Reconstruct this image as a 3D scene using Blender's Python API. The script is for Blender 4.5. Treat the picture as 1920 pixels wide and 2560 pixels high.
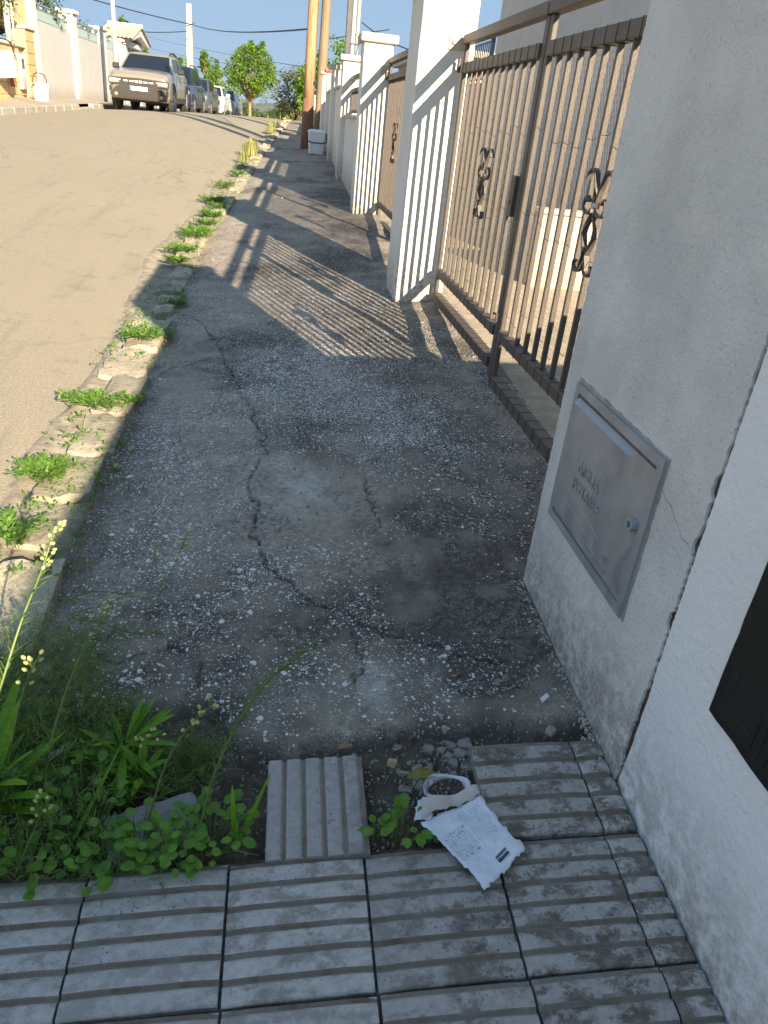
import bpy, bmesh, math, random
import numpy as np
from mathutils import Vector, Matrix
for _o in list(bpy.data.objects): bpy.data.objects.remove(_o)
scene = bpy.context.scene
COL = scene.collection
rad = math.radians
# ---------------------------------------------------------------- camera
YAW, PITCH, ROLL, CAMH = 0.174693, 0.482575, 0.110435, 1.5329
cf = Vector((math.sin(YAW)*math.cos(PITCH), math.cos(YAW)*math.cos(PITCH), -math.sin(PITCH)))
cr = Vector((math.cos(YAW), -math.sin(YAW), 0)); cu = cr.cross(cf)
cr2 = cr*math.cos(ROLL)+cu*math.sin(ROLL); cu2 = cu*math.cos(ROLL)-cr*math.sin(ROLL)
cam = bpy.data.cameras.new('camera'); camo = bpy.data.objects.new('camera', cam); COL.objects.link(camo)
camo.matrix_world = Matrix(((cr2.x,cu2.x,-cf.x,0),(cr2.y,cu2.y,-cf.y,0),(cr2.z,cu2.z,-cf.z,CAMH),(0,0,0,1)))
cam.sensor_fit = 'VERTICAL'; cam.sensor_height = 36; cam.sensor_width = 27; cam.lens = 36*1850/2560
cam.clip_start = 0.02; cam.clip_end = 20000
cam.dof.use_dof = True; cam.dof.focus_distance = 4.2; cam.dof.aperture_fstop = 18.0
scene.camera = camo
# ---------------------------------------------------------------- light
SUN_EL = rad(22.7); SUN_AZ = math.atan2(0.89, -2.243)
world = bpy.data.worlds.new('World'); scene.world = world; world.use_nodes = True
wn = world.node_tree; wn.nodes.clear()
wo = wn.nodes.new('ShaderNodeOutputWorld'); wb = wn.nodes.new('ShaderNodeBackground'); ws = wn.nodes.new('ShaderNodeTexSky')
ws.sky_type = 'NISHITA'; ws.sun_disc = False; ws.sun_elevation = SUN_EL; ws.sun_rotation = SUN_AZ
ws.air_density = 0.8; ws.dust_density = 0.0; ws.ozone_density = 3.0; ws.altitude = 50
wg = wn.nodes.new('ShaderNodeGamma'); wg.inputs['Gamma'].default_value = 0.35; wh = wn.nodes.new('ShaderNodeHueSaturation'); wh.inputs['Saturation'].default_value = 1.3
wb.inputs['Strength'].default_value = 0.13
wn.links.new(ws.outputs[0], wg.inputs[0]); wn.links.new(wg.outputs[0], wh.inputs['Color']); wm_ = wn.nodes.new('ShaderNodeMix'); wm_.data_type = 'RGBA'; wm_.inputs[0].default_value = 0.86; wm_.inputs[7].default_value = (0.62, 1.15, 1.98, 1); wn.links.new(wh.outputs[0], wm_.inputs[6]); wn.links.new(wm_.outputs[2], wb.inputs[0]); wn.links.new(wb.outputs[0], wo.inputs[0])
sl = bpy.data.lights.new('sun', 'SUN'); sl.energy = 4.2; sl.angle = rad(0.53); sl.color = (1.0, 0.90, 0.75)
so = bpy.data.objects.new('sun', sl); COL.objects.link(so)
so.rotation_euler = Vector((-0.89, 2.243, -1.0)).to_track_quat('-Z', 'Y').to_euler()
so.location = (20, -50, 30)
vs = scene.view_settings
vs.view_transform = 'Standard'; vs.look = 'None'; vs.exposure = 1.78; vs.gamma = 1.0; vs.use_curve_mapping = False
vs.use_white_balance = True; vs.white_balance_temperature = 7500; vs.white_balance_tint = 10

scene.render.engine = 'CYCLES'
scene.cycles.max_bounces = 6; scene.cycles.transparent_max_bounces = 8
# ---------------------------------------------------------------- helpers
rng = random.Random(7)
_T = np.random.RandomState(3).rand(256, 256)
def vnoise(x, y, seed=0):
    x = np.asarray(x, float)+seed*17.13; y = np.asarray(y, float)+seed*9.71
    xi = np.floor(x).astype(int); yi = np.floor(y).astype(int); fx = x-xi; fy = y-yi
    fx = fx*fx*(3-2*fx); fy = fy*fy*(3-2*fy)
    a = _T[xi % 256, yi % 256]; b = _T[(xi+1) % 256, yi % 256]; c = _T[xi % 256, (yi+1) % 256]; d = _T[(xi+1) % 256, (yi+1) % 256]
    return (a*(1-fx)+b*fx)*(1-fy)+(c*(1-fx)+d*fx)*fy
def fbm(x, y, o=4, seed=0):
    s = 0; a = 0.5; t = 0
    for k in range(o):
        s = s+a*vnoise(np.asarray(x)*2**k, np.asarray(y)*2**k, seed+k); t += a; a *= 0.5
    return s/t
def tag(o, label=None, cat=None, group=None, kind=None):
    if label: o['label'] = label
    if cat: o['category'] = cat
    if group: o['group'] = group
    if kind: o['kind'] = kind
    return o
def empty(name, loc=(0,0,0), rz=0, label=None, cat=None, group=None):
    o = bpy.data.objects.new(name, None); COL.objects.link(o); o.location = loc; o.rotation_euler = (0,0,rz)
    o.empty_display_size = 0.1
    return tag(o, label, cat, group)
def link(name, me, parent=None, loc=(0,0,0), mats=None, smooth=False):
    o = bpy.data.objects.new(name, me); COL.objects.link(o); o.location = loc
    if parent: o.parent = parent
    if mats is not None:
        for m in (mats if isinstance(mats, (list, tuple)) else [mats]): me.materials.append(m)
    if smooth:
        me.polygons.foreach_set('use_smooth', [True]*len(me.polygons))
    return o
class MB:
    def __init__(s): s.v = []; s.f = []; s.mi = []
    def add(s, vs, fs, mi=0):
        n = len(s.v); s.v += [tuple(v) for v in vs]; s.f += [tuple(i+n for i in f) for f in fs]; s.mi += [mi]*len(fs); return s
    def box(s, x0, x1, y0, y1, z0, z1, mi=0):
        return s.add([(x,y,z) for z in (z0,z1) for y in (y0,y1) for x in (x0,x1)],
                     [(0,2,3,1),(4,5,7,6),(0,1,5,4),(2,6,7,3),(0,4,6,2),(1,3,7,5)], mi)
    def bbox(s, x0, x1, y0, y1, z0, z1, b=0.004, mi=0):   # box with chamfered edges
        vs = []; 
        for sx,x in ((1,x0),(-1,x1)):
            for sy,y in ((1,y0),(-1,y1)):
                for sz_,z in ((1,z0),(-1,z1)):
                    vs += [(x,y+sy*b,z+sz_*b),(x+sx*b,y,z+sz_*b),(x+sx*b,y+sy*b,z)]
        I = lambda a,c,e,k: ((a*2+c)*2+e)*3+k
        fs = [(I(0,0,0,0),I(0,0,1,0),I(0,1,1,0),I(0,1,0,0)),(I(1,0,0,0),I(1,1,0,0),I(1,1,1,0),I(1,0,1,0)),
              (I(0,0,0,1),I(1,0,0,1),I(1,0,1,1),I(0,0,1,1)),(I(0,1,0,1),I(0,1,1,1),I(1,1,1,1),I(1,1,0,1)),
              (I(0,0,0,2),I(0,1,0,2),I(1,1,0,2),I(1,0,0,2)),(I(0,0,1,2),I(1,0,1,2),I(1,1,1,2),I(0,1,1,2))]
        for a in (0,1):
            for c in (0,1):
                fs.append((I(a,c,0,0),I(a,c,0,1),I(a,c,1,1),I(a,c,1,0)))
                fs.append((I(a,0,c,0),I(a,0,c,2),I(a,1,c,2),I(a,1,c,0)))
                fs.append((I(0,a,c,1),I(0,a,c,2),I(1,a,c,2),I(1,a,c,1)))
        for a in (0,1):
            for c in (0,1):
                for e in (0,1): fs.append((I(a,c,e,0),I(a,c,e,1),I(a,c,e,2)))
        return s.add(vs, fs, mi)
    def tube(s, pts, r, n=6, mi=0, caps=True):
        pts = [Vector(p) for p in pts]; rs = r if isinstance(r, (list, tuple)) else [r]*len(pts)
        base = len(s.v); up = Vector((0.31,0.17,0.93))
        for i,p in enumerate(pts):
            d = (pts[min(i+1,len(pts)-1)]-pts[max(i-1,0)]).normalized()
            a = d.cross(up)
            if a.length < 0.05: a = d.cross(Vector((1,0,0)))
            a.normalize(); b = d.cross(a)
            for k in range(n):
                t = 2*math.pi*k/n; s.v.append(tuple(p+(a*math.cos(t)+b*math.sin(t))*rs[i]))
        for i in range(len(pts)-1):
            for k in range(n):
                s.f.append((base+i*n+k, base+i*n+(k+1)%n, base+(i+1)*n+(k+1)%n, base+(i+1)*n+k)); s.mi.append(mi)
        if caps:
            s.f.append(tuple(base+k for k in range(n))[::-1]); s.f.append(tuple(base+(len(pts)-1)*n+k for k in range(n))); s.mi += [mi, mi]
        return s
    def loft(s, rings, closed=True, caps=True, mi=0):
        n = len(rings[0]); base = len(s.v)
        for r in rings: s.v += [tuple(p) for p in r]
        for i in range(len(rings)-1):
            for k in range(n if closed else n-1):
                s.f.append((base+i*n+k, base+i*n+(k+1)%n, base+(i+1)*n+(k+1)%n, base+(i+1)*n+k)); s.mi.append(mi)
        if caps:
            s.f.append(tuple(base+k for k in range(n))[::-1]); s.f.append(tuple(base+(len(rings)-1)*n+k for k in range(n))); s.mi += [mi, mi]
        return s
    def prism(s, pts, a, b, axis='x', mi=0):   # outline extruded along an axis
        def P(u,v,w): return {'x':(w,u,v),'y':(u,w,v),'z':(u,v,w)}[axis]
        n = len(pts); vs = [P(u,v,a) for u,v in pts]+[P(u,v,b) for u,v in pts]
        fs = [tuple(range(n)), tuple(range(n,2*n))[::-1]]+[(i, i+n, (i+1)%n+n, (i+1)%n) for i in range(n)]
        return s.add(vs, fs, mi)
    def ribbon(s, pts, w, t, plane='yz', mi=0, n=None):
        """flat bar following a 2-D path; w = width out of the plane, t = thickness in the plane; pts are (u,v); placed at plane offset 0"""
        P = [Vector((u,v)) for u,v in pts]; rings = []
        for i,p in enumerate(P):
            d = (P[min(i+1,len(P)-1)]-P[max(i-1,0)]).normalized(); nn = Vector((-d.y,d.x))*t*0.5
            a = p+nn; b = p-nn
            rings.append([(-w/2,a.x,a.y),(w/2,a.x,a.y),(w/2,b.x,b.y),(-w/2,b.x,b.y)])
        return s.loft(rings, mi=mi)
    def mesh(s, name, fix=True):
        me = bpy.data.meshes.new(name); me.from_pydata(s.v, [], s.f)
        if len(set(s.mi)) > 1: me.polygons.foreach_set('material_index', s.mi)
        if fix:
            bm = bmesh.new(); bm.from_mesh(me); bmesh.ops.recalc_face_normals(bm, faces=bm.faces); bm.to_mesh(me); bm.free()
        me.update(); return me
    def build(s, name, mats, parent=None, loc=None, world=False, smooth=False, fix=True):
        """world=True: vertices are world coordinates; the object's origin goes to its base centre (or stays the parent's)"""
        if world:
            if parent is not None:
                o = parent.location; inv = Matrix.Rotation(-parent.rotation_euler.z, 3, 'Z')
                s.v = [tuple(inv @ (Vector(v)-Vector(o))) for v in s.v]; loc = (0,0,0)
            else:
                a = np.array(s.v); c = (float(a[:,0].min()+a[:,0].max())/2, float(a[:,1].min()+a[:,1].max())/2, float(a[:,2].min()))
                s.v = [tuple(r) for r in (a-np.array(c))]; loc = c
        return link(name, s.mesh(name, fix), parent, loc or (0,0,0), mats, smooth)
def copy_tree(o, parent=None, group=None, label=None):
    c = o.copy(); COL.objects.link(c); c.parent = parent
    if label: c['label'] = label
    if group: c['group'] = group
    for ch in list(o.children): copy_tree(ch, c)
    return c
def rough_prism(pts, step, amp, seed=0):
    """closed 2-D outline resampled with small irregularities"""
    r = random.Random(seed); out = []
    for i,(a,b) in enumerate(zip(pts, pts[1:]+pts[:1])):
        L = math.hypot(b[0]-a[0], b[1]-a[1]); n = max(1, int(L/step))
        for k in range(n):
            t = k/n; j = amp if k else amp*0.3
            out.append((a[0]+(b[0]-a[0])*t+r.uniform(-j,j), a[1]+(b[1]-a[1])*t+r.uniform(-j,j)))
    return out
def text_mesh(body, size, extrude=0.0, bold=0.0):
    cu_ = bpy.data.curves.new('lettering', 'FONT'); cu_.body = body; cu_.size = size; cu_.extrude = extrude; cu_.offset = bold
    cu_.align_x = 'CENTER'; cu_.align_y = 'CENTER'
    if bold == 0: cu_.resolution_u = 3
    o = bpy.data.objects.new('lettering', cu_); COL.objects.link(o)
    dg = bpy.context.evaluated_depsgraph_get(); me = bpy.data.meshes.new_from_object(o.evaluated_get(dg))
    bpy.data.objects.remove(o); bpy.data.curves.remove(cu_); me.materials.clear(); return me
# ---------------------------------------------------------------- materials
class NT:
    def __init__(s, name, rough=0.85, metal=0.0, spec=0.35):
        s.m = bpy.data.materials.new(name); s.m.use_nodes = True; s.t = s.m.node_tree
        s.b = s.t.nodes['Principled BSDF']; s.b.inputs['Roughness'].default_value = rough; s.b.inputs['Metallic'].default_value = metal
        s.b.inputs['Specular IOR Level'].default_value = spec; s._c = None
    def n(s, typ, **kw):
        nd = s.t.nodes.new('ShaderNode'+typ)
        for k,v in kw.items():
            if hasattr(nd, k) and not k[0].isupper(): setattr(nd, k, v)
            else: s.set(nd.inputs[k.replace('_',' ')] if isinstance(k,str) else nd.inputs[k], v)
        return nd
    def set(s, sock, v):
        if hasattr(v, 'is_output') or isinstance(v, bpy.types.NodeSocket): s.t.links.new(v, sock)
        elif isinstance(v, (tuple,list)) and len(v)==3 and sock.type=='RGBA': sock.default_value = (*v,1)
        else: sock.default_value = v
    def co(s):
        if s._c is None:
            tc = s.t.nodes.new('ShaderNodeTexCoord'); oi = s.t.nodes.new('ShaderNodeObjectInfo')
            ml = s.t.nodes.new('ShaderNodeMath'); ml.operation='MULTIPLY'; ml.inputs[1].default_value = 13.7; s.t.links.new(oi.outputs['Random'], ml.inputs[0])
            ad = s.t.nodes.new('ShaderNodeVectorMath'); ad.operation='ADD'
            s.t.links.new(tc.outputs['Object'], ad.inputs[0]); s.t.links.new(ml.outputs[0], ad.inputs[1])
            s._c = ad.outputs[0]; s.rnd = oi.outputs['Random']
        return s._c
    def noise(s, scale, detail=5, rough=0.6, dist=0.0, vec=None):
        return s.n('TexNoise', Vector=vec or s.co(), Scale=scale, Detail=detail, Roughness=rough, Distortion=dist).outputs['Fac']
    def voro(s, scale, feature='F1', rnd=1.0, vec=None, out='Distance'):
        return s.n('TexVoronoi', feature=feature, Vector=vec or s.co(), Scale=scale, Randomness=rnd).outputs[out]
    def ramp(s, fac, a, b, c0=0.0, c1=1.0):
        nd = s.n('MapRange', Value=fac); nd.inputs[1].default_value=a; nd.inputs[2].default_value=b; nd.inputs[3].default_value=c0; nd.inputs[4].default_value=c1
        return nd.outputs[0]
    def math(s, op, a, b=0.0):
        nd = s.t.nodes.new('ShaderNodeMath'); nd.operation = op; s.set(nd.inputs[0], a); s.set(nd.inputs[1], b); return nd.outputs[0]
    def mix(s, fac, a, b, blend='MIX'):
        nd = s.t.nodes.new('ShaderNodeMix'); nd.data_type='RGBA'; nd.blend_type = blend
        s.set(nd.inputs[0], fac); s.set(nd.inputs[6], a); s.set(nd.inputs[7], b); return nd.outputs[2]
    def bump(s, h, strength=0.5, dist=0.003):
        nd = s.n('Bump', Strength=strength, Distance=dist, Height=h); s.t.links.new(nd.outputs[0], s.b.inputs['Normal']); return nd
    def base(s, c): s.set(s.b.inputs['Base Color'], c); return s
    def attr(s, name):
        nd = s.t.nodes.new('ShaderNodeAttribute'); nd.attribute_name = name
        sp = s.t.nodes.new('ShaderNodeSeparateColor'); s.t.links.new(nd.outputs['Color'], sp.inputs[0])
        return sp.outputs[0], sp.outputs[1], sp.outputs[2], nd.outputs['Alpha']
def surf(name, c1, c2=None, scale=6, rough=0.8, bump=0.0, bscale=60, bdist=0.003, metal=0.0, spec=0.35, speck=None, sscale=70, sthr=0.25, lo=0.35, hi=0.65, vary=0.0):
    t = NT(name, rough, metal, spec); c2 = c2 or c1
    c = t.mix(t.ramp(t.noise(scale), lo, hi), c1, c2)
    if speck:
        c = t.mix(t.math('MULTIPLY', t.ramp(t.voro(sscale), sthr, sthr*0.6), t.ramp(t.noise(scale*1.7), 0.45, 0.6)), c, speck)
    if vary:
        t.co(); hs = t.n('HueSaturation', Color=c, Value=t.ramp(t.rnd, 0, 1, 1-vary, 1+vary)); c = hs.outputs[0]
    t.base(c)
    if bump: t.bump(t.noise(bscale, 4), bump, bdist)
    return t.m
# ================================================================ the setting: ground
S_, C_ = 0.04878, 0.07085
def g0(y):
    y = np.asarray(y, float)
    a = S_*np.minimum(y, 23.0); t = np.clip(y-23.0, 0, 8.0); a = a+0.04878*t-0.0043*t*t
    return a-0.02*np.clip(y-31, 0, None)-0.0006*np.clip(y-31, 0, 60)**2*0.4
def zs(x, y): return g0(y)+C_*np.asarray(x, float)                     # right-hand pavement
KX = ([-8,0,5,7,8.7,11,14.3,16,19.6,21.4,23,30,60], [-.70,-.70,-.69,-.69,-.63,-.51,-.355,-.285,-.08,.01,.14,.5,2.4])
def kx(y): return np.interp(y, *KX)                                    # inner edge of the right kerb
LX = ([-8,20,26,32,40,60,90], [-5.68,-5.66,-5.55,-5.42,-5.1,-4.2,-2.5])
def lx(y): return np.interp(y, *LX)                                    # left kerb
LZ = ([-8,0,17.8,26,30,38,45,52,60,90], [.45,.56,.88,1.02,1.02,.94,.855,.72,.55,-.6])
def zr(x, y):                                                          # carriageway
    xr = kx(y)-0.2; zr_ = zs(xr, y)-0.012; zl = np.interp(y, *LZ); xl = lx(y)
    t = np.clip((np.asarray(x, float)-xr)/(xl-xr), 0, 1.2); crown = 0.05*(1-(2*np.clip(t,0,1)-1)**2)
    return zr_*(1-t)+zl*t+crown
def grid(name, X, Y, zf, mats, attr=None, kind='structure', smooth=True):
    """X, Y: 2-D arrays"""
    Z = zf(X, Y) if callable(zf) else zf
    r, c = X.shape; v = np.stack([X, Y, Z], -1).reshape(-1, 3)
    i = np.arange(r*c).reshape(r, c); f = np.stack([i[:-1,:-1], i[:-1,1:], i[1:,1:], i[1:,:-1]], -1).reshape(-1, 4)
    me = bpy.data.meshes.new(name); me.vertices.add(len(v)); me.vertices.foreach_set('co', v.ravel().astype(np.float32))
    me.loops.add(f.size); me.loops.foreach_set('vertex_index', f.ravel().astype(np.int32))
    me.polygons.add(len(f)); me.polygons.foreach_set('loop_start', (np.arange(len(f))*4).astype(np.int32)); me.polygons.foreach_set('loop_total', np.full(len(f), 4, np.int32))
    me.update(calc_edges=True)
    if attr is not None:
        a = me.color_attributes.new('mask', 'FLOAT_COLOR', 'POINT'); a.data.foreach_set('color', attr.reshape(-1).astype(np.float32))
    o = link(name, me, None, (0,0,0), mats, smooth); return tag(o, kind=kind)
def poly_dist(X, Y, pts):
    d = np.full(X.shape, 9.0)
    for (ax,ay),(bx,by) in zip(pts, pts[1:]):
        l2 = (bx-ax)**2+(by-ay)**2; t = np.clip(((X-ax)*(bx-ax)+(Y-ay)*(by-ay))/l2, 0, 1)
        d = np.minimum(d, np.hypot(X-ax-t*(bx-ax), Y-ay-t*(by-ay)))
    return d
# --- concrete of the right pavement, weathered and covered with lichen
t = NT('pavement_concrete', 0.92, 0, 0.25)
li, da, pa, ck = t.attr('mask')
n1 = t.noise(3.2, 6, 0.65); n2 = t.noise(45, 5, 0.7); n3 = t.noise(190, 3, 0.7); n4 = t.noise(14, 4, .6)
c = t.mix(t.ramp(t.math('ADD', t.math('MULTIPLY', n2, .42), t.math('MULTIPLY', n3, .58)), .42, .59), (.092,.074,.063), (.44,.378,.322))
c = t.mix(t.math('MULTIPLY', t.ramp(n1, .40, .62), .55), c, (.38,.325,.25))
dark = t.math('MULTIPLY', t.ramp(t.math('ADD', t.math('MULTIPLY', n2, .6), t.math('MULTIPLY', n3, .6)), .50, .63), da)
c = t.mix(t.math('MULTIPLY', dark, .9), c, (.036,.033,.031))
c = t.mix(t.math('MULTIPLY', pa, t.ramp(n2, .3, .55)), c, (.46,.43,.39))
# lichen: small pale spots of several sizes
warp = t.n('VectorMath', operation='ADD'); t.set(warp.inputs[0], t.co())
nc = t.n('TexNoise', Vector=t.co(), Scale=60.0, Detail=2.0); sc_ = t.n('VectorMath', operation='SCALE'); t.set(sc_.inputs[0], nc.outputs['Color']); sc_.inputs['Scale'].default_value = 0.012
t.set(warp.inputs[1], sc_.outputs[0]); wv = warp.outputs[0]
v1 = t.n('TexVoronoi', Vector=wv, Scale=46.0); v2 = t.n('TexVoronoi', Vector=wv, Scale=105.0)
nearm = t.ramp(t.n('SeparateXYZ', Vector=t.n('NewGeometry').outputs['Position']).outputs[1], 3.4, 2.4)
def spots(v, k):
    sep = t.n('SeparateColor', Color=v.outputs['Color']); present = t.math('LESS_THAN', sep.outputs[0], t.math('MULTIPLY', li, k))
    size = t.ramp(sep.outputs[1], 0, 1, .24, .62)
    return t.math('MULTIPLY', present, t.ramp(t.math('SUBTRACT', size, v.outputs['Distance']), 0.0, .10))
v3 = t.n('TexVoronoi', Vector=wv, Scale=210.0)
sp = t.math('MAXIMUM', t.math('MAXIMUM', spots(v1, t.ramp(nearm, 0, 1, .01, .10)), spots(v2, .58)), t.math('MULTIPLY', spots(v3, .80), .85))
sp = t.math('MULTIPLY', sp, t.ramp(n3, .30, .52, .35, 1.0))
c = t.mix(sp, c, t.mix(n4, (.74,.71,.70), (.82,.78,.73)))
c = t.mix(t.math('MULTIPLY', ck, .9), c, (.032,.027,.023))
t.base(c)
t.bump(t.math('ADD', t.math('ADD', t.math('MULTIPLY', n2, .7), t.math('MULTIPLY', n3, .5)), t.math('MULTIPLY', sp, .12)), .85, .006)
MAT_CONC = t.m
ys = [1.22]
while ys[-1] < 48: ys.append(ys[-1]+max(0.0085, 0.0085+0.0045*(ys[-1]-3.2)))
ys = np.array(ys); us = np.linspace(0, 1, 225)
UU, YY = np.meshgrid(us, ys); XX = kx(YY)-0.05+UU*(1.36-kx(YY)+0.05)
Z = zs(XX, YY)
CRACKS = [([(-.62,5.35),(-.45,5.0),(-.36,4.72),(-.288,4.384),(-.20,4.1),(-.16,3.85),(-.075,3.505),(-.03,3.30),(-.02,3.146),(-.06,2.98),(-.079,2.779),(-.055,2.60),(-.045,2.47),(-.027,2.334),(.01,2.22),(.045,2.157),(.14,2.04),(.276,1.943),(.36,1.86),(.474,1.791),(.60,1.72),(.75,1.69)], .0052, .012),
          ([(-.36,4.72),(-.2,4.9),(.0,5.15),(.1,5.5)], .005, .006), ([(.42,2.95),(.40,2.75),(.44,2.6),(.42,2.48)], .004, .005),
          ([(-.66,4.15),(-.5,4.3),(-.38,4.42),(-.288,4.384)], .005, .007), ([(-.55,1.83),(-.42,1.80),(-.30,1.83),(-.19,1.78)], .006, .006), ([(-.19,1.78),(-.2,1.6),(-.14,1.45)], .005, .006),
          ([(.25,1.62),(.30,1.72),(.28,1.85)], .004, .005), ([(-.05,6.4),(-.25,6.9),(-.6,7.1)], .007, .008)]
wob = (fbm(XX*14, YY*14, 5, 5)-.5)*.085; wob2 = (fbm(XX*14+40, YY*14, 5, 6)-.5)*.085
crk = np.zeros_like(XX)
near = YY[:,0] < 8
for pts, w, dp in CRACKS:
    d = poly_dist(XX[near]+wob[near], YY[near]+wob2[near], pts); k = np.clip(1.25-d/w, 0, 1); lip = np.exp(-(d/.05)**2)*.004
    Z[near] += lip-dp*k; crk[near] = np.maximum(crk[near], k)
Z += (fbm(XX*2.2, YY*2.2, 3, 1)-.5)*.022+(fbm(XX*11, YY*11, 4, 2)-.5)*.008+(fbm(XX*70, YY*70, 2, 3)-.5)*.0035*(YY < 6)
# the side of the main crack next to the wall has sunk a little
side = np.interp(YY, [1.6,1.79,1.943,2.157,2.334,2.78,3.146,3.5,4.38,5], [.9,.474,.276,.045,-.027,-.079,-.02,-.075,-.288,-.45])
Z += np.where((XX > side) & (YY < 5), -.006, 0)*np.clip((5-YY), 0, 1)
edge = 1.47+(fbm(XX*5, XX*0+3.3, 4, 9)-.5)*.22+.17*np.clip((-.06-XX+(fbm(XX*12,YY*12,3,19)-.5)*.12)/.12, 0, 1)+np.where(XX > .50, -.02, 0)
fall = np.clip((edge-YY)/.05, 0, 1); Z -= fall*.050
Z -= 0.03*np.clip((kx(YY)+.12-XX)/.1, 0, 1)*0.4
nA = fbm(XX*1.7, YY*1.7, 4, 11); nB = fbm(XX*5, YY*5, 4, 12); nC = fbm(XX*.9, YY*.5, 3, 13)
def blob(cx, cy, rx, ry): return np.exp(-(((XX-cx)/rx)**2+((YY-cy)/ry)**2))
lich = .14+.36*np.clip((nB-.47)*4, 0, 1)+.95*blob(.22,4.15,.34,.55)+.55*blob(.62,3.3,.25,.5)+.28*blob(-.15,2.1,.35,.35)+.22*blob(-.35,2.6,.25,.4)+.2*blob(.1,1.75,.3,.15)
lich -= .55*blob(.12,2.75,.30,.30)+.30*blob(.55,2.1,.22,.35)+.1*blob(.5,2.65,.2,.3)+.5*blob(-.5,4.6,.25,.5)
lich *= np.clip(.50+.50*(YY-1.8)/1.4, .50, 1)*np.clip(1.25-.75*np.clip((YY-5.0)/1.5, 0, 1), .25, 2)
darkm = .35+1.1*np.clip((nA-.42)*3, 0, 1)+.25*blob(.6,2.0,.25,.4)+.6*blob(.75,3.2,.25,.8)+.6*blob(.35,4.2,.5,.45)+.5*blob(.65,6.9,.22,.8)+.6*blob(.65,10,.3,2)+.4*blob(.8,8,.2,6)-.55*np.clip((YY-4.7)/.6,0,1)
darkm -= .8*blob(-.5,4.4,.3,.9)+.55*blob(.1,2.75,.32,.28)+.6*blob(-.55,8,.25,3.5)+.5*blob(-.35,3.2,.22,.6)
pale = .75*blob(.14,2.78,.26,.22)+.5*blob(-.02,3.05,.2,.12)+.7*blob(.32,1.62,.06,.12)+.6*blob(-.3,3.05,.10,.03)+.35*blob(-.45,5.2,.3,.5)+.4*blob(.38,1.68,.10,.05)
nD = fbm(XX*9, YY*9, 5, 15)-.5; nE = fbm(XX*16, YY*16, 4, 16)-.5
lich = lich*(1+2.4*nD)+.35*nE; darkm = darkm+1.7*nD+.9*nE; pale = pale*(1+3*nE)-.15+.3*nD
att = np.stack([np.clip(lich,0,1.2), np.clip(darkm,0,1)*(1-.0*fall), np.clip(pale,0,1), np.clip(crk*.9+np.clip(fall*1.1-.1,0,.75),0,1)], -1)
SIDEWALK = grid('pavement', XX, YY, Z, MAT_CONC, att)
# --- soil under the lifted tiles
MAT_SOIL = surf('soil', (.060,.046,.034), (.135,.108,.080), 22, .95, 1.0, 90, .01, speck=(.30,.27,.23), sscale=60, sthr=.3)
X, Y = np.meshgrid(np.linspace(-1.0, .895, 170), np.linspace(-.75, 1.75, 220))
grid('soil', X, Y, zs(X, Y)-.047+(fbm(X*9, Y*9, 4, 21)-.5)*.035+(fbm(X*45, Y*45, 2, 22)-.5)*.014-.03*(Y < 1.06)+.022*np.exp(-(((X-.37)/.16)**2+((Y-1.41)/.09)**2)), MAT_SOIL)
# --- carriageway
t = NT('road_asphalt', .9, 0, .3)
n1 = t.noise(.55, 5, .6); n2 = t.noise(120, 3, .75); n3 = t.noise(5, 5, .6)
c = t.mix(t.ramp(n2, .30, .70), (.20,.170,.126), (.43,.372,.282))
c = t.mix(t.math('MULTIPLY', t.ramp(n1, .42, .66), .45), c, (.32,.275,.205))
c = t.mix(t.math('MULTIPLY', t.ramp(n3, .56, .72), .35), c, (.125,.112,.095))
sc2 = t.n('Mapping', Vector=t.co()); sc2.inputs['Scale'].default_value = (9, .55, 1)
c = t.mix(t.math('MULTIPLY', t.ramp(t.noise(1.0, 4, .6, 0, sc2.outputs[0]), .56, .72), .28), c, (.15,.125,.10))
cv = t.n('TexVoronoi', feature='DISTANCE_TO_EDGE', Vector=t.n('VectorMath', operation='ADD').outputs[0], Scale=.55)
vm = cv.inputs['Vector'].links[0].from_node; t.set(vm.inputs[0], t.co()); nsc = t.n('VectorMath', operation='SCALE'); t.set(nsc.inputs[0], t.n('TexNoise', Vector=t.co(), Scale=3.0, Detail=5.0).outputs['Color']); nsc.inputs['Scale'].default_value = .5; t.set(vm.inputs[1], nsc.outputs[0])
c = t.mix(t.math('MULTIPLY', t.ramp(cv.outputs['Distance'], .012, .003), t.ramp(n1, .46, .60, 0, .40)), c, (.12,.10,.078))
c = t.mix(t.math('MULTIPLY', t.ramp(t.voro(38), .13, .09), t.ramp(n3, .48, .60)), c, (.52,.48,.41))
t.base(c); t.bump(n2, .8, .008); MAT_ROAD = t.m
yy = np.concatenate([np.arange(-8, 14, .18), np.arange(14, 92, .6)]); uu = np.linspace(0, 1, 60)
U, Y = np.meshgrid(uu, yy); X = kx(Y)-.08+(lx(Y)+.0-kx(Y)+.08)*U
grid('road', X, Y, zr(X, Y)+(fbm(X*.9, Y*.5, 4, 31)-.5)*.035-.02*np.clip(1-U*12, 0, 1), MAT_ROAD)
# concrete gutter strip beside the kerb
MAT_GUT = surf('gutter_concrete', (.22,.185,.140), (.40,.345,.265), 14, .92, .8, 140, .005, speck=(.13,.11,.095), sscale=90)
yy = np.arange(-8, 24, .09); U, Y = np.meshgrid(np.linspace(0, 1, 12), yy)
wd = .17+(fbm(Y*1.1, Y*0+2, 4, 35)-.5)*.30
X = kx(Y)-.12-U*(wd+.06)
grid('gutter', X, Y, zr(X, Y)+(fbm(X*.9, Y*.5, 4, 31)-.5)*.035+.012-.016*np.clip((U-.86)/.14, 0, 1), MAT_GUT)
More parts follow.
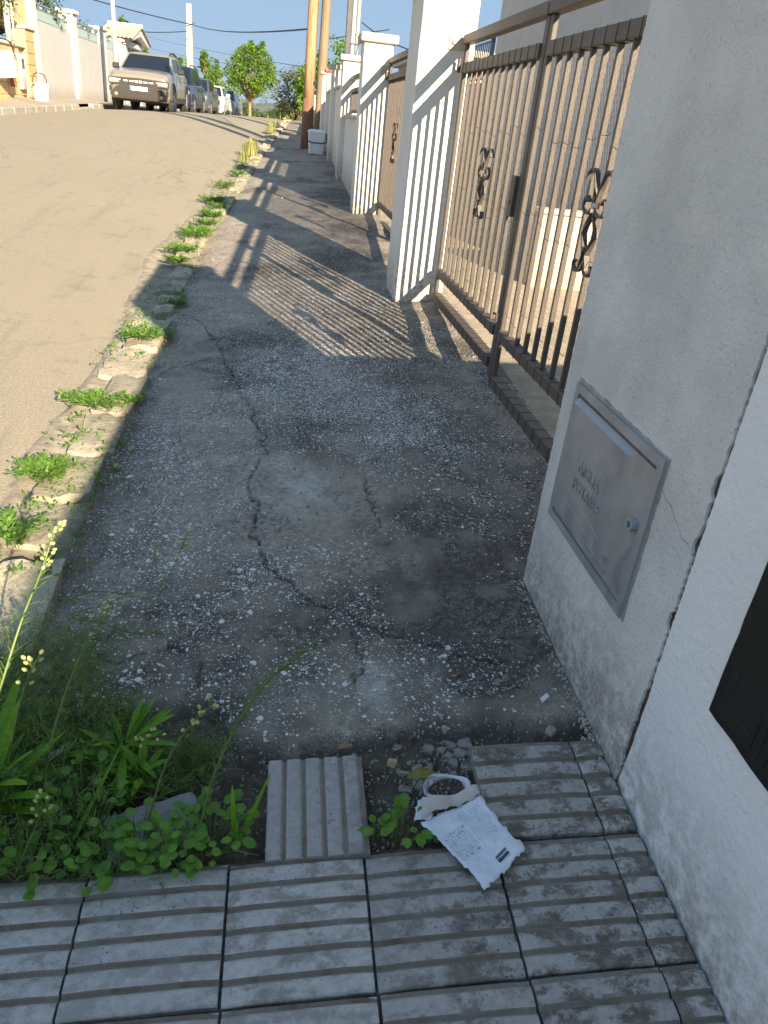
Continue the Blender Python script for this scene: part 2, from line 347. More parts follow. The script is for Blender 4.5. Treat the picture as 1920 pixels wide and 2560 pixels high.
# --- right kerb: rough stones, one by one
t = NT('kerb_stone', .9, 0, .3); n2 = t.noise(40, 5, .7); n1 = t.noise(7, 5, .6)
c = t.mix(t.ramp(n1, .35, .65), (.44,.385,.285), (.30,.262,.20)); c = t.mix(t.math('MULTIPLY', t.ramp(n2, .52, .70), .6), c, (.15,.135,.11))
t.base(t.n('HueSaturation', Color=c, Value=t.ramp(t.rnd, 0, 1, .82, 1.18)).outputs[0]); t.bump(t.math('ADD', n1, n2), .8, .012); MAT_KERB = t.m
kerb = tag(empty('kerb', (-.8, 4, 0)), kind='structure')
def stone_mesh(l, w, h, seed, name='kerb_stone', rough=.10, nx=5, ny=7, nz=3):
    """rounded irregular block, origin at the middle of its top"""
    bm = bmesh.new(); bmesh.ops.create_cube(bm, size=1.0); bmesh.ops.subdivide_edges(bm, edges=bm.edges[:], cuts=5, use_grid_fill=True)
    r = random.Random(seed); ox = r.uniform(0, 90); oy = r.uniform(0, 90)
    for v in bm.verts:
        p = v.co*2; q = Vector((abs(p.x)**26, abs(p.y)**26, abs(p.z)**26)); k = (q.x+q.y+q.z)**(-1/26.) ; p = p*k
        nn = float(fbm(p.x*1.3+ox+p.z*.7, p.y*1.3+oy+p.z*.4, 3, seed % 50))-.5
        nm = float(fbm(p.x*1.1+oy-p.z, p.y*1.1+ox, 3, seed % 43+2))-.5
        n4 = float(fbm(p.x*4+ox, p.y*5+oy+p.z, 3, 7))-.5; v.co = Vector((p.x*w/2*(1+rough*3.4*nn+n4*.08), p.y*l/2*(1+rough*1.6*nm+n4*.05), (p.z-1)*h/2+(nn*h*rough*2.4+n4*.022)*(p.z > 0)))
    me = bpy.data.meshes.new(name); bm.to_mesh(me); bm.free(); return me
y = .15; k = 0; rk = random.Random(5)
while y < 27:
    l = rk.uniform(.28,.52) if y < 7 else rk.uniform(.34,.62)
    if 4.9 < y < 6.2: l = rk.uniform(.16,.28)
    w = rk.uniform(.19,.25) if y < 5 else rk.uniform(.13,.20); h = .20; yc = y+l/2
    me = stone_mesh(l-.004, w, h, 100+k); me.materials.append(MAT_KERB); me.polygons.foreach_set('use_smooth', [True]*len(me.polygons)); me.set_sharp_from_angle(angle=rad(32))
    o = bpy.data.objects.new('kerb_stone', me); COL.objects.link(o); o.parent = kerb
    xc = float(kx(yc))-w/2+rk.uniform(-.02,.015)
    o.location = Vector((xc, yc, float(zs(xc+.1, yc))+rk.uniform(.004,.030)))-kerb.location
    slope = math.atan(S_) if yc < 23 else 0
    o.rotation_euler = (slope+rk.uniform(-.04,.04), rk.uniform(-.08,.05), rk.uniform(-.05,.05)-math.atan2(float(kx(yc+.3)-kx(yc-.3)), .6))
    y += l+rk.choice([-.004,.004,.012,.05,.03,.09]) ; k += 1
# --- ground behind the gates and everywhere else
MAT_YARD = surf('yard_ground', (.42,.36,.27), (.30,.25,.19), 9, .95, .8, 90, .006)
X, Y = np.meshgrid(np.linspace(1.30, 9, 40), np.linspace(-8, 40, 120))
grid('yard', X, Y, zs(np.minimum(X, 1.6), Y)-.012+.02*np.clip(X-1.5, 0, 5)*0, MAT_YARD)
MAT_LAND = surf('land', (.115,.105,.055), (.19,.165,.09), .3, .95)
X, Y = np.meshgrid(np.concatenate([[-3000,-900,-300,-100,-40],np.linspace(-20,20,21),[40,100,300,900,3000]]), np.concatenate([[-2500,-800,-200,-60],np.arange(-20,130,5),[150,200,300,500,900,1500,3000,5000]]))
def land(x, y):
    b = np.minimum(zr(np.clip(x,-5.5,-1), np.clip(y,-8,90)), 1.0)-.35
    return b-np.clip(y-70, 0, 400)*.02-np.clip(y-470, 0, 5000)*.006
grid('ground', X, Y, land(X, Y), MAT_LAND)
MAT_HILL = surf('hill_scrub', (.075,.095,.055), (.13,.13,.085), .006, .95)
X, Y = np.meshgrid(np.linspace(-2600, 2400, 120), np.linspace(2700, 4300, 24))
prof = np.clip(fbm(X*.0016+3, X*0+1.2, 4, 41)-.30, 0, 1)*170+55*np.exp(-((X+20)/330)**2)
hz = prof*np.sin(np.clip((Y-2700)/1600, 0, 1)*math.pi)-42+(fbm(X*.01, Y*.01, 3, 42)-.5)*20
grid('hills', X, Y, hz, MAT_HILL)
# --- left pavement and its kerb
MAT_LPAVE = surf('left_pavement_concrete', (.40,.35,.27), (.31,.265,.205), 2.5, .92, .6, 90, .005)
yy = np.arange(-8, 92, .8); U, Y = np.meshgrid(np.linspace(0, 1, 10), yy); X = lx(Y)-.14-U*(1.6)
def zlp(x, y): return np.interp(y, *LZ)+.13+.035*np.clip(lx(y)-.14-x, 0, 1.6)
grid('left_pavement', X, Y, zlp(X, Y), MAT_LPAVE)
lk = tag(empty('left_kerb', (-5.7, 20, .9)), kind='structure')
MAT_LK = surf('kerb_block', (.30,.275,.235), (.40,.365,.30), 8, .9, .4, 60, .004, vary=.12)
y = 11.0
while y < 44:
    l = .78; m = MB(); x0 = float(lx(y+.4)); z = float(np.interp(y+.4, *LZ)); drop = .085 if 24.4 < y < 26.2 else 0
    m.bbox(-.15, 0, -l/2, l/2, -.2, .135-drop, .018)
    o = m.build('kerb_stone', MAT_LK, lk); o.location = Vector((x0, y+.4, z))-lk.location
    o.rotation_euler = (math.atan2(float(np.interp(y+.8, *LZ)-np.interp(y, *LZ)), .8), 0, -math.atan2(float(lx(y+.8)-lx(y)), .8)); y += .80
# ================================================================ right-hand side: tiles, walls, pillars, gates
# --- ribbed pavement tiles
t = NT('ribbed_tile', .85, 0, .35); n1 = t.noise(6, 5, .65); n2 = t.noise(55, 5, .7); n3 = t.noise(220, 2, .6)
c = t.mix(t.ramp(n2, .32, .68), (.39,.352,.325), (.54,.49,.455))
sm = t.n('Mapping', Vector=t.co()); sm.inputs['Scale'].default_value = (1.0, 1.3, 1.0)
dirt = t.math('MULTIPLY', t.ramp(t.noise(13, 8, .78, .15, sm.outputs[0]), .47, .56), t.math('MAXIMUM', t.ramp(t.rnd, 0.3, 1, .05, .8), t.ramp(t.n('SeparateXYZ', Vector=t.n('NewGeometry').outputs['Position']).outputs[0], .05, .45, 0, 1.0)))
c = t.mix(t.math('MULTIPLY', dirt, t.ramp(n2, .25, .55, .35, .9)), c, (.125,.096,.066))
c = t.mix(t.math('MULTIPLY', t.ramp(t.voro(75), .24, .12), t.ramp(n1, .5, .62)), c, (.085,.078,.07))
c = t.mix(t.math('MULTIPLY', t.ramp(n1, .55, .75), .35), c, (.50,.48,.46))
t.base(t.n('HueSaturation', Color=c, Value=t.ramp(t.rnd, 0, 1, .78, 1.08)).outputs[0]); t.bump(t.math('ADD', n2, t.math('MULTIPLY', n3, .6)), .55, .003); MAT_TILE = t.m
t = NT('groove_dirt', .95, 0, .2); n2 = t.noise(40, 5, .7); n1 = t.noise(9, 4, .6)
t.base(t.mix(t.ramp(n1, .4, .6), t.mix(t.ramp(n2, .35, .65), (.15,.115,.082), (.25,.20,.148)), t.mix(t.ramp(n2, .35, .65), (.27,.245,.215), (.19,.165,.14)))); t.bump(n2, .6, .004); MAT_GROOVE = t.m
def tile_mesh(w, l, ribs=6, th=.035, along='x', broken=None):
    """ribbed tile, origin at the centre of the top; ribs run along x (or y)"""
    m = MB(); p = l/ribs; prof = []      # (pos, z, groove?)
    pos = -l/2
    prof.append((pos, -.004)); prof.append((pos+.003, 0))
    mids = []
    for k in range(ribs):
        a = pos+p*k; b = a+p
        top_end = b-p*.31
        prof.append((top_end-.005, 0.0)); prof.append((top_end, -.0012)); prof.append((top_end+.005, -.0072))
        prof.append((b-.0055, -.0072)); prof.append((b-.0005, -.0012) if k < ribs-1 else (b, -.009)); 
        if k < ribs-1: prof.append((b+.004, 0.0))
    NX = 7; rows = []
    r = random.Random(int(w*1e4+l*1e3))
    for i in range(NX):
        u = -w/2+w*i/(NX-1); rows.append([(u, q, z+(-.004 if i in (0, NX-1) else 0)) for q,z in prof])
    v = [x for row in rows for x in row]; n = len(prof)
    for i in range(NX-1):
        for k in range(n-1):
            gz = prof[k][1] <= -.0015 and prof[k+1][1] <= -.001 and abs(prof[k][1]-prof[k+1][1]) < .0085 and min(prof[k][1], prof[k+1][1]) < -.007
            m.f.append((i*n+k, (i+1)*n+k, (i+1)*n+k+1, i*n+k+1)); m.mi.append(1 if gz else 0)
    m.v = v; e = .0012
    m.box(-w/2, w/2, -l/2, l/2, -th, -.0115)
    # skirt from the profile to the body
    for i0 in (0, NX-1):
        base = len(m.v)
        for k in range(n): q = prof[k]; m.v.append((rows[i0][k][0], q[0], -.014))
        for k in range(n-1): m.f.append((i0*n+k, i0*n+k+1, base+k+1, base+k)); m.mi.append(0)
    for k0 in (0, n-1):
        base = len(m.v)
        for i in range(NX): m.v.append((rows[i][0][0], prof[k0][0], -.014))
        for i in range(NX-1): m.f.append((i*n+k0, (i+1)*n+k0, base+i+1, base+i)); m.mi.append(0)
    if along == 'y': m.v = [(y, -x, z) for x,y,z in m.v]
    me = m.mesh('tile'); me.materials.append(MAT_TILE); me.materials.append(MAT_GROOVE); return me
paving = tag(empty('tiled_paving', (0, .8, 0)), kind='structure')
TM = {}
def place_tile(cx, cy, w, l, dz=0.0, tilt=(0,0), rz=-.0125, along='x', name='tile', parent=paving):
    key = (round(w,3), round(l,3), along)
    if key not in TM: TM[key] = tile_mesh(w, l, max(1, round(l/.05)), along=along)
    o = bpy.data.objects.new(name, TM[key]); COL.objects.link(o)
    if parent: o.parent = parent
    o.location = Vector((cx, cy, float(zs(cx, cy))+dz))-(parent.location if parent else Vector((0,0,0)))
    o.rotation_euler = (math.atan(S_)+tilt[0], -math.atan(C_)+tilt[1], rz); return o
rt = random.Random(12); TS = .3; G = .006
for j in (-1, -2, -3, -4, -5):
    for i in range(-3, 3):
        w = TS-G if i < 2 else .262
        x0 = -.066+TS*i; cx = x0+w/2+G/2; cy = 1.112+TS*j+TS/2
        dx = .0125*(cx); 
        place_tile(cx, cy-dx, w, TS-G, rt.uniform(-.004,.003), (rt.uniform(-.008,.008), rt.uniform(-.008,.008)), -.0125+rt.uniform(-.006,.006))
    place_tile(.845, 1.112+TS*j+TS/2-.010, .082, TS-G, rt.uniform(-.004,.002), (0, rt.uniform(-.01,.02)))
place_tile(.672, 1.246, .268, .274, .003, (.012,.012), -.02); place_tile(.848, 1.242, .074, .272, .001, (.008,.0), -.02)
lt = place_tile(.133, 1.238, .272, .236, .010, (.02,-.01), -.02, along='y')
st = stone_mesh(.13, .19, .035, 77, 'broken_slab', .16); st.materials.append(surf('slab_concrete', (.34,.335,.33), (.26,.25,.245), 12, .9, .6, 80, .004))
o = link('broken_slab', st, None, (-.245, 1.222, float(zs(-.245, 1.222))-.004)); tag(o, 'pale broken concrete slab lying among the weeds left of the loose tile', 'slab'); o.rotation_euler = (.06,-.05,.3)
# black grit in the joints of the tiles
MAT_JOINT = surf('joint_grit', (.040,.036,.034), (.12,.105,.09), 60, .95, 1, 150, .004)
X, Y = np.meshgrid(np.linspace(-.96, .892, 60), np.linspace(-.7, 1.12, 70)); grid('joint_bed', X, Y-.0125*X, zs(X, Y-.0125*X)-.019+(fbm(X*40, Y*40, 2, 3)-.5)*.006, MAT_JOINT)
# --- white stucco
def stucco(name, c1, c2, speck=.5, bump=.6, dist=.006, bs=95):
    t = NT(name, .9, 0, .25); n1 = t.noise(2.6, 5, .6); n2 = t.noise(bs, 4, .6); n3 = t.noise(26, 5, .65)
    c = t.mix(t.ramp(n1, .38, .66), c1, c2)
    c = t.mix(t.math('MULTIPLY', t.math('MULTIPLY', t.ramp(t.noise(150, 3, .7), .60, .70), t.ramp(n3, .46, .62)), speck), c, (.20,.185,.165))
    sx = t.n('SeparateXYZ', Vector=t.n('TexCoord').outputs['Object']); low = t.ramp(t.math('ADD', sx.outputs[2], t.math('MULTIPLY', n3, .25)), .55, .12)
    c = t.mix(t.math('MULTIPLY', low, t.ramp(n3, .36, .58, 0, .95)), c, t.mix(t.ramp(t.noise(70, 4, .7), .42, .58), (.15,.12,.09), (.40,.34,.27)))
    t.base(c); t.bump(t.math('ADD', n2, t.math('MULTIPLY', n3, .5)), bump, dist); return t.m
MAT_ST1 = stucco('grey_white_stucco', (.76,.745,.71), (.60,.59,.565), 1.0, .9, .009)
MAT_ST2 = stucco('bright_white_stucco', (.84,.84,.83), (.79,.79,.785), .25, .8, .007, 60)
MAT_ST3 = stucco('cream_white_stucco', (.78,.75,.68), (.71,.68,.61), .35)
MAT_CAP = surf('cap_stone', (.62,.57,.47), (.44,.40,.33), 14, .9, .4, 70, .003)
MAT_TERRA = surf('terracotta', (.42,.17,.09), (.34,.13,.07), 10, .85)
def jag_line(z0, z1, y, amp, seed, wide=None):
    r = random.Random(seed); out = []; z = z0
    while z < z1:
        out.append((y+r.uniform(-amp, amp)+(wide(z) if wide else 0), z)); z += r.uniform(.004, .014)
    out.append((y, z1)); return out
# near pillar: seen only from the street side, with a crack running from the water box to the joint
def wide(z): return (.007 if .20 < z < .42 else 0)+(.010 if (.60 < z < .64 or .93 < z < .97 or .79 < z < .83) else 0)
right = jag_line(0.0, 2.285, 1.2455, .0034, 3, wide)
cr_ = [(1.252,.788),(1.275,.800),(1.300,.796),(1.325,.816),(1.35,.822),(1.372,.838),(1.40,.840),(1.424,.852)]
lo_ = [(y,z) for y,z in right if z < .782]; hi_ = [(y,z) for y,z in right if z > .792]
notch = [(1.247,.785)]+[(y,z-.0012) for y,z in cr_]+[(1.427,.8525)]+[(y,z+.0014) for y,z in cr_[::-1]]+[(1.247,.790)]
left = jag_line(0.0, 2.285, 2.098, .0028, 8)
p1 = empty('gate_pillar', (.89+.18, 1.67, .10), 0, 'big rough white gate pillar holding the metal water meter door', 'pillar', 'gate pillars')
MB().prism(lo_+notch+hi_+left[::-1], .890, 1.26, 'x').build('shaft', MAT_ST1, p1, world=True)
MB().bbox(.865, 1.285, 1.2415, 2.13, 2.286, 2.36, .008).build('cap', MAT_CAP, p1, world=True)
# dark strip in the pillar joint: the gap's shade is painted as brown
rs = random.Random(4)
MB().box(.8975, .905, 1.236, 1.27, .0, 2.28).build('joint_shade_strip', surf('joint_shade_brown', (.05,.036,.026), (.11,.085,.06), 30, .95), p1, world=True)
# neighbour's pier and wall
nw = empty('boundary_wall', (1.0, -1, 0), 0, 'bright white rendered wall at the right edge, with the black meter door', 'wall')
def widen(z): return -(.004 if .2 < z < .45 else 0)
el = jag_line(-.1, 2.30, 1.2395, .0016, 31, widen)
MB().prism([(.54,-.1)]+el+[(.80,2.30),(.80,1.889),(.54,1.889)], .894, 1.16, 'x').build('wall_pier', MAT_ST2, nw, world=True)
MB().box(.896, 1.12, -7.5, .5398, -.6, 1.889).build('wall_panel', MAT_ST2, nw, world=True)
MB().bbox(.875, 1.18, .78, 1.2405, 2.301, 2.36, .006).build('coping', MAT_CAP, nw, world=True)
MB().bbox(.875, 1.14, -7.5, .799, 1.890, 1.94, .006).build('coping', MAT_CAP, nw, world=True)
dv = empty('dividing_wall', (3, 2.0, .1), 0, 'low rendered wall running back from the big pillar behind the gate', 'wall')
MB().box(1.262, 6.5, 1.88, 2.085, -.3, 1.25).build('wall_panel', MAT_ST3, dv, world=True); MB().bbox(1.263, 6.5, 1.85, 2.11, 1.251, 1.29, .005).build('coping', MAT_CAP, dv, world=True)
# black meter cabinet
MAT_BLK = surf('black_plastic', (.012,.012,.011), (.020,.020,.018), 8, .45, .15, 120, .001)
MAT_BLK2 = surf('black_rubber', (.008,.008,.008), (.016,.015,.014), 40, .6, .4, 60, .003)
mc = empty('meter_cabinet', (.89, .8, .555), 0, 'black meter cabinet door set in the bright white wall', 'cabinet')
m = MB(); fy0, fy1, fz0, fz1 = .58, 1.034, .553, 1.06
m.prism(rough_prism([(fy0,fz0),(fy1,fz0),(fy1,fz1),(fy0,fz1)], .03, .0018, 2), .8885, .93, 'x'); m.build('frame', MAT_BLK2, mc, world=True)
m = MB().bbox(.8835, .889, fy0+.026, fy1-.026, fz0+.020, fz1-.026, .002); m.build('door', MAT_BLK, mc, world=True)
m = MB().tube([(.8838,.985,.70),(.8838,.985,.64),(.8838,.965,.605),(.8838,.90,.605)], .0016, 6)
for k in range(9): m.box(.8822, .8838, .72+k*.022, .729+k*.022, .585, .66)
m.build('door_ribs', MAT_BLK, mc, world=True)
# --- water meter box with its door ajar
def galv(name, c, c2, rough):
    t = NT(name, rough, .55, .5); n1 = t.noise(7, 5, .65, .6); n2 = t.noise(60, 4, .6)
    t.base(t.mix(t.ramp(n1, .38, .64), c, c2)); t.set(t.b.inputs['Roughness'], t.ramp(n1, .3, .7, rough-.12, rough+.15)); t.bump(n2, .12, .001); return t.m
MAT_GALV = galv('galvanised_frame', (.32,.355,.385), (.41,.445,.475), .5)
MAT_DOOR = galv('aluminium_door', (.33,.345,.365), (.43,.44,.45), .5)
MAT_MORTAR = surf('mortar', (.30,.28,.25), (.42,.39,.34), 30, .95, .8, 80, .004)
wm = empty('water_meter_box', (.89, 1.71, .49), 0, 'galvanised water meter door set in the big pillar, lettering embossed', 'meter box')
y0, y1, z0, z1 = 1.432, 1.994, .488, .922
m = MB(); m.prism(rough_prism([(y0-.008,z0-.005),(y1+.005,z0-.007),(y1+.002,z1+.012),(y0-.005,z1+.006)], .02, .003, 9), .8865, .90, 'x'); m.build('mortar_edge', MAT_MORTAR, wm, world=True)
fw = .026
for pts in ([(y0,z0),(y1,z0),(y1-fw,z0+fw),(y0+fw,z0+fw)], [(y0,z1),(y0+fw,z1-fw),(y1-fw,z1-fw),(y1,z1)], [(y0,z0),(y0+fw,z0+fw),(y0+fw,z1-fw),(y0,z1)], [(y1,z0),(y1,z1),(y1-fw,z1-fw),(y1-fw,z0+fw)]):
    MB().prism(pts, .879, .895, 'x').build('frame_bar', MAT_GALV, wm, world=True)
MB().box(.8858, .8864, y0+fw, y1-fw, z0+fw, z1-fw).build('backing', surf('rusty_dark', (.20,.17,.14), (.13,.09,.07), 20, .9), wm, world=True)
# door: pressed sheet with raised left part
iy0, iy1, iz0, iz1 = y0+fw+.004, y1-fw-.003, z0+fw+.003, z1-fw-.012
by = 1.560          # right border of raised part (towards the viewer)
m = MB(); m.box(.8838, .8856, iy0, iy1, iz0, iz1)
A = [(by, iz0+.024), (iy1, iz0+.012), (iy1, iz1), (by, iz1)]
B = [(by+.022, iz0+.040), (iy1-.006, iz0+.022), (iy1-.006, iz1-.014), (by+.022, iz1-.014)]
m.loft([[(.8837,y,z) for y,z in A], [(.868,y,z) for y,z in B]], caps=True)
door = m.build('door', MAT_DOOR, wm, world=True)
def ring(yc, zc, xa, r0, r1, h, n=24):
    m = MB(); prof = [(r1,0),(r1*1.02,-h),(r0*1.05,-h),(r0,-.002),(r0*.2,-.0005)]
    return m.loft([[(xa+px, yc+pr*math.cos(2*math.pi*k/n), zc+pr*math.sin(2*math.pi*k/n)) for k in range(n)] for pr,px in prof], caps=False)
ring(1.487, .727, .8838, .0095, .0165, .017).build('lock', MAT_GALV, wm, world=True, smooth=False)
MB().box(.8822,.8838,1.482,1.492,.722,.732).build('keyhole', MAT_BLK, wm, world=True)
ring(1.565, .575, .868, .001, .006, .002).build('rivet', MAT_GALV, wm, world=True)
def emboss(body, yc, zc, size, w, xa, parent, mat, name='lettering', ext=.0022):
    me = text_mesh(body, size, ext)
    xs = [v.co.x for v in me.vertices]; k = w/(max(xs)-min(xs))
    for v in me.vertices: v.co = Vector((xa-v.co.z, yc-v.co.x*k, zc+v.co.y))-parent.location
    me.flip_normals() if hasattr(me,'flip_normals') else None
    return link(name, me, parent, (0,0,0), mat)
emboss('AIGUA', 1.752, .728, .052, .150, .8672, wm, MAT_DOOR); emboss('POTABLE', 1.742, .672, .052, .190, .8672, wm, MAT_DOOR)
m = MB(); fr = [(1.842,.772),(1.650,.780),(1.648,.620),(1.842,.634)]
for (a,b) in zip(fr, fr[1:]+fr[:1]): m.tube([(.868,a[0],a[1]),(.868,b[0],b[1])], .0013, 5)
for (a,b) in zip([(1.866,.60),(1.63,.575)], [(1.655,.582),(1.60,.60)]): m.tube([(.868,a[0],a[1]),(.868,b[0],b[1])], .001, 5)
for k in range(4): m.tube([(.868,1.668-.009*k,.612-.002*k),(.868,1.660-.009*k,.575-.002*k)], .0014, 5)
m.tube([(.868,1.682,.618),(.868,1.622,.610)], .0015, 5); m.tube([(.868,1.672,.566),(.868,1.618,.560)], .0015, 5)
m.build('embossed_frame', MAT_DOOR, wm, world=True)
# --- gate pillars further along
def pillar(name_y0, y1, x1, ztop, label, zb, cap=.075, over=.045, mat=MAT_ST3, x0=.892, capm=None):
    y0 = name_y0; r = empty('gate_pillar', ((x0+x1)/2, (y0+y1)/2, zb), 0, label, 'pillar', 'gate pillars')
    m = MB(); n = 14; rr = random.Random(int(y0*10)); rings = []
    for k in range(n+1):
        z = zb-.15+(ztop-cap-zb+.15)*k/n; j = lambda: rr.uniform(-.0022,.0022); b = .007
        rings.append([(x0+b+j(),y0+j(),z),(x1-b,y0+j(),z),(x1,y0+b,z),(x1,y1-b,z),(x1-b,y1,z),(x0+b,y1+j(),z),(x0+j(),y1-b,z),(x0+j(),y0+b,z)])
    m.loft(rings).build('shaft', mat, r, world=True)
    MB().bbox(x0-over, x1+over, y0-over, y1+over, ztop-cap+.001, ztop, .01).build('cap', capm or MAT_CAP, r, world=True)
    return r
pillar(5.66, 6.16, 1.262, 2.385, 'white pillar striped by bar shadows beside the large near gate', .34, .08)
pillar(9.50, 9.90, 1.215, 2.375, 'white capped pillar at the far end of the second gate', .53, .085)
pillar(12.60, 12.98, 1.20, 2.345, 'white capped pillar behind the low wall, third along from the big pillar', .68)
pillar(15.20, 15.55, 1.18, 2.345, 'white capped pillar half in shade just before the bin by the wooden pole', .80)
pillar(16.85, 17.15, 1.10, 2.345, 'narrow white pillar with a terracotta edged cap beyond the bin', .88, .06, .04, capm=MAT_TERRA)
pillar(18.60, 18.95, 1.12, 2.36, 'white capped pillar beside the second utility pole', .96, .05, .05, mat=MAT_ST2)
pillar(23.60, 23.9, 1.15, 2.0, 'farthest white pillar of the right-hand wall, below the thin steel pole', 1.15)
# wall panels between the far pillars
def low_wall(y0, y1, z1, label, x0=.97, x1=1.14, coping=True):
    r = empty('boundary_wall', ((x0+x1)/2, (y0+y1)/2, float(zs(1, (y0+y1)/2))), 0, label, 'wall', 'boundary walls along the right pavement')
    MB().box(x0, x1, y0, y1, float(zs(1, y0))-.2, z1).build('wall_panel', MAT_ST3, r, world=True)
    if coping: MB().bbox(x0-.035, x1+.035, y0, y1, z1+.001, z1+.045, .008).build('coping', MAT_CAP, r, world=True)
    return r
low_wall(9.902, 12.598, 1.53, 'low white wall with coping between the second gate and the third pillar')
low_wall(12.982, 15.198, 1.95, 'tall white wall panel just before the half shaded pillar')
low_wall(15.552, 16.848, 1.95, 'short white wall panel behind the bin by the wooden pole')
low_wall(17.152, 18.598, 1.75, 'white wall panel behind the wooden pole')
low_wall(18.952, 23.598, 1.6, 'long white wall panel beyond the second utility pole')
# --- iron gates
MAT_IRON = surf('brown_painted_iron', (.088,.072,.061), (.110,.091,.078), 12, .55, .15, 80, .001, spec=.4)
MAT_WIRE = surf('galvanised_wire', (.20,.18,.155), (.26,.24,.21), 30, .6)
MAT_TIE = surf('black_wire_tie', (.02,.018,.016), (.03,.028,.025), 30, .6)
GX = 1.20
def arc(cx, cy, r, a0, a1, n=9): return [(cx+r*math.cos(rad(a0+(a1-a0)*k/(n-1))), cy+r*math.sin(rad(a0+(a1-a0)*k/(n-1)))) for k in range(n)]
def scroll_parts(yc, zc):
    """hammered iron scroll, symmetrical about a bar; zc = middle; ~0.36 high"""
    m = MB()
    for s in (-1, 1):
        P = []
        hook = [(.004,.075),(.012,.115),(.026,.150)]+arc(.052,.150,.026,180,20,7)+[(.082,.140)]
        curl = [(.006,.020),(.010,.050)]+arc(.040,.062,.030,200,420,10)+[(.042,.072)]
        lens = [(.008,.030),(.030,-.010),(.034,-.035),(.010,-.085),(.004,-.105)]
        low = [(.004,-.095),(.014,-.140)]+arc(.036,-.142,.022,180,400,9)
        for path in (hook, curl, lens, low):
            pts = [(yc+s*(u*1.45+.005), zc+v*1.08) for u,v in path]
            tmp = MB().ribbon(pts, .022, .0085); m.add([(x+GX-.022, y, z) for x,y,z in tmp.v], tmp.f)
    m.bbox(GX-.038, GX-.012, yc-.013, yc+.013, zc+.078, zc+.100, .003); m.bbox(GX-.038, GX-.012, yc-.012, yc+.012, zc-.098, zc-.080, .003)
    return m
def hexmesh(y0, y1, z0, z1, x, w=.025, h=.024, r=.00042):
    V = []; F = []; rr = random.Random(2)
    def seg(a, b):
        a = Vector(a); b = Vector(b); d = (b-a).normalized(); p = d.cross(Vector((1,0,0))).normalized(); q = Vector((1,0,0)); i = len(V)
        for e in (a, b):
            for k in range(3):
                an = 2*math.pi*k/3; V.append(tuple(e+(p*math.cos(an)+q*math.sin(an))*r))
        for k in range(3): F.append((i+k, i+(k+1)%3, i+3+(k+1)%3, i+3+k))
    ny = int((y1-y0)/w); nz = int((z1-z0)/h)
    def wv(y, z): return x+.012*math.sin(y*3.1+z*1.7)+.006*math.sin(y*9+z*4)
    P = lambda y,z: (wv(y,z), y, z)
    for j in range(nz):
        off = (j % 2)*w/2; zz = z0+j*h
        for i in range(ny):
            y = y0+off+i*w
            a = P(y, zz+h*.30); b = P(y+w/2, zz); c = P(y+w, zz+h*.30)
            seg(a, b)
            if y+w <= y1+.001: seg(b, c)
            seg(a, P(y, zz+h))
    m = MB(); m.v = V; m.f = F; m.mi = [0]*len(F); return m
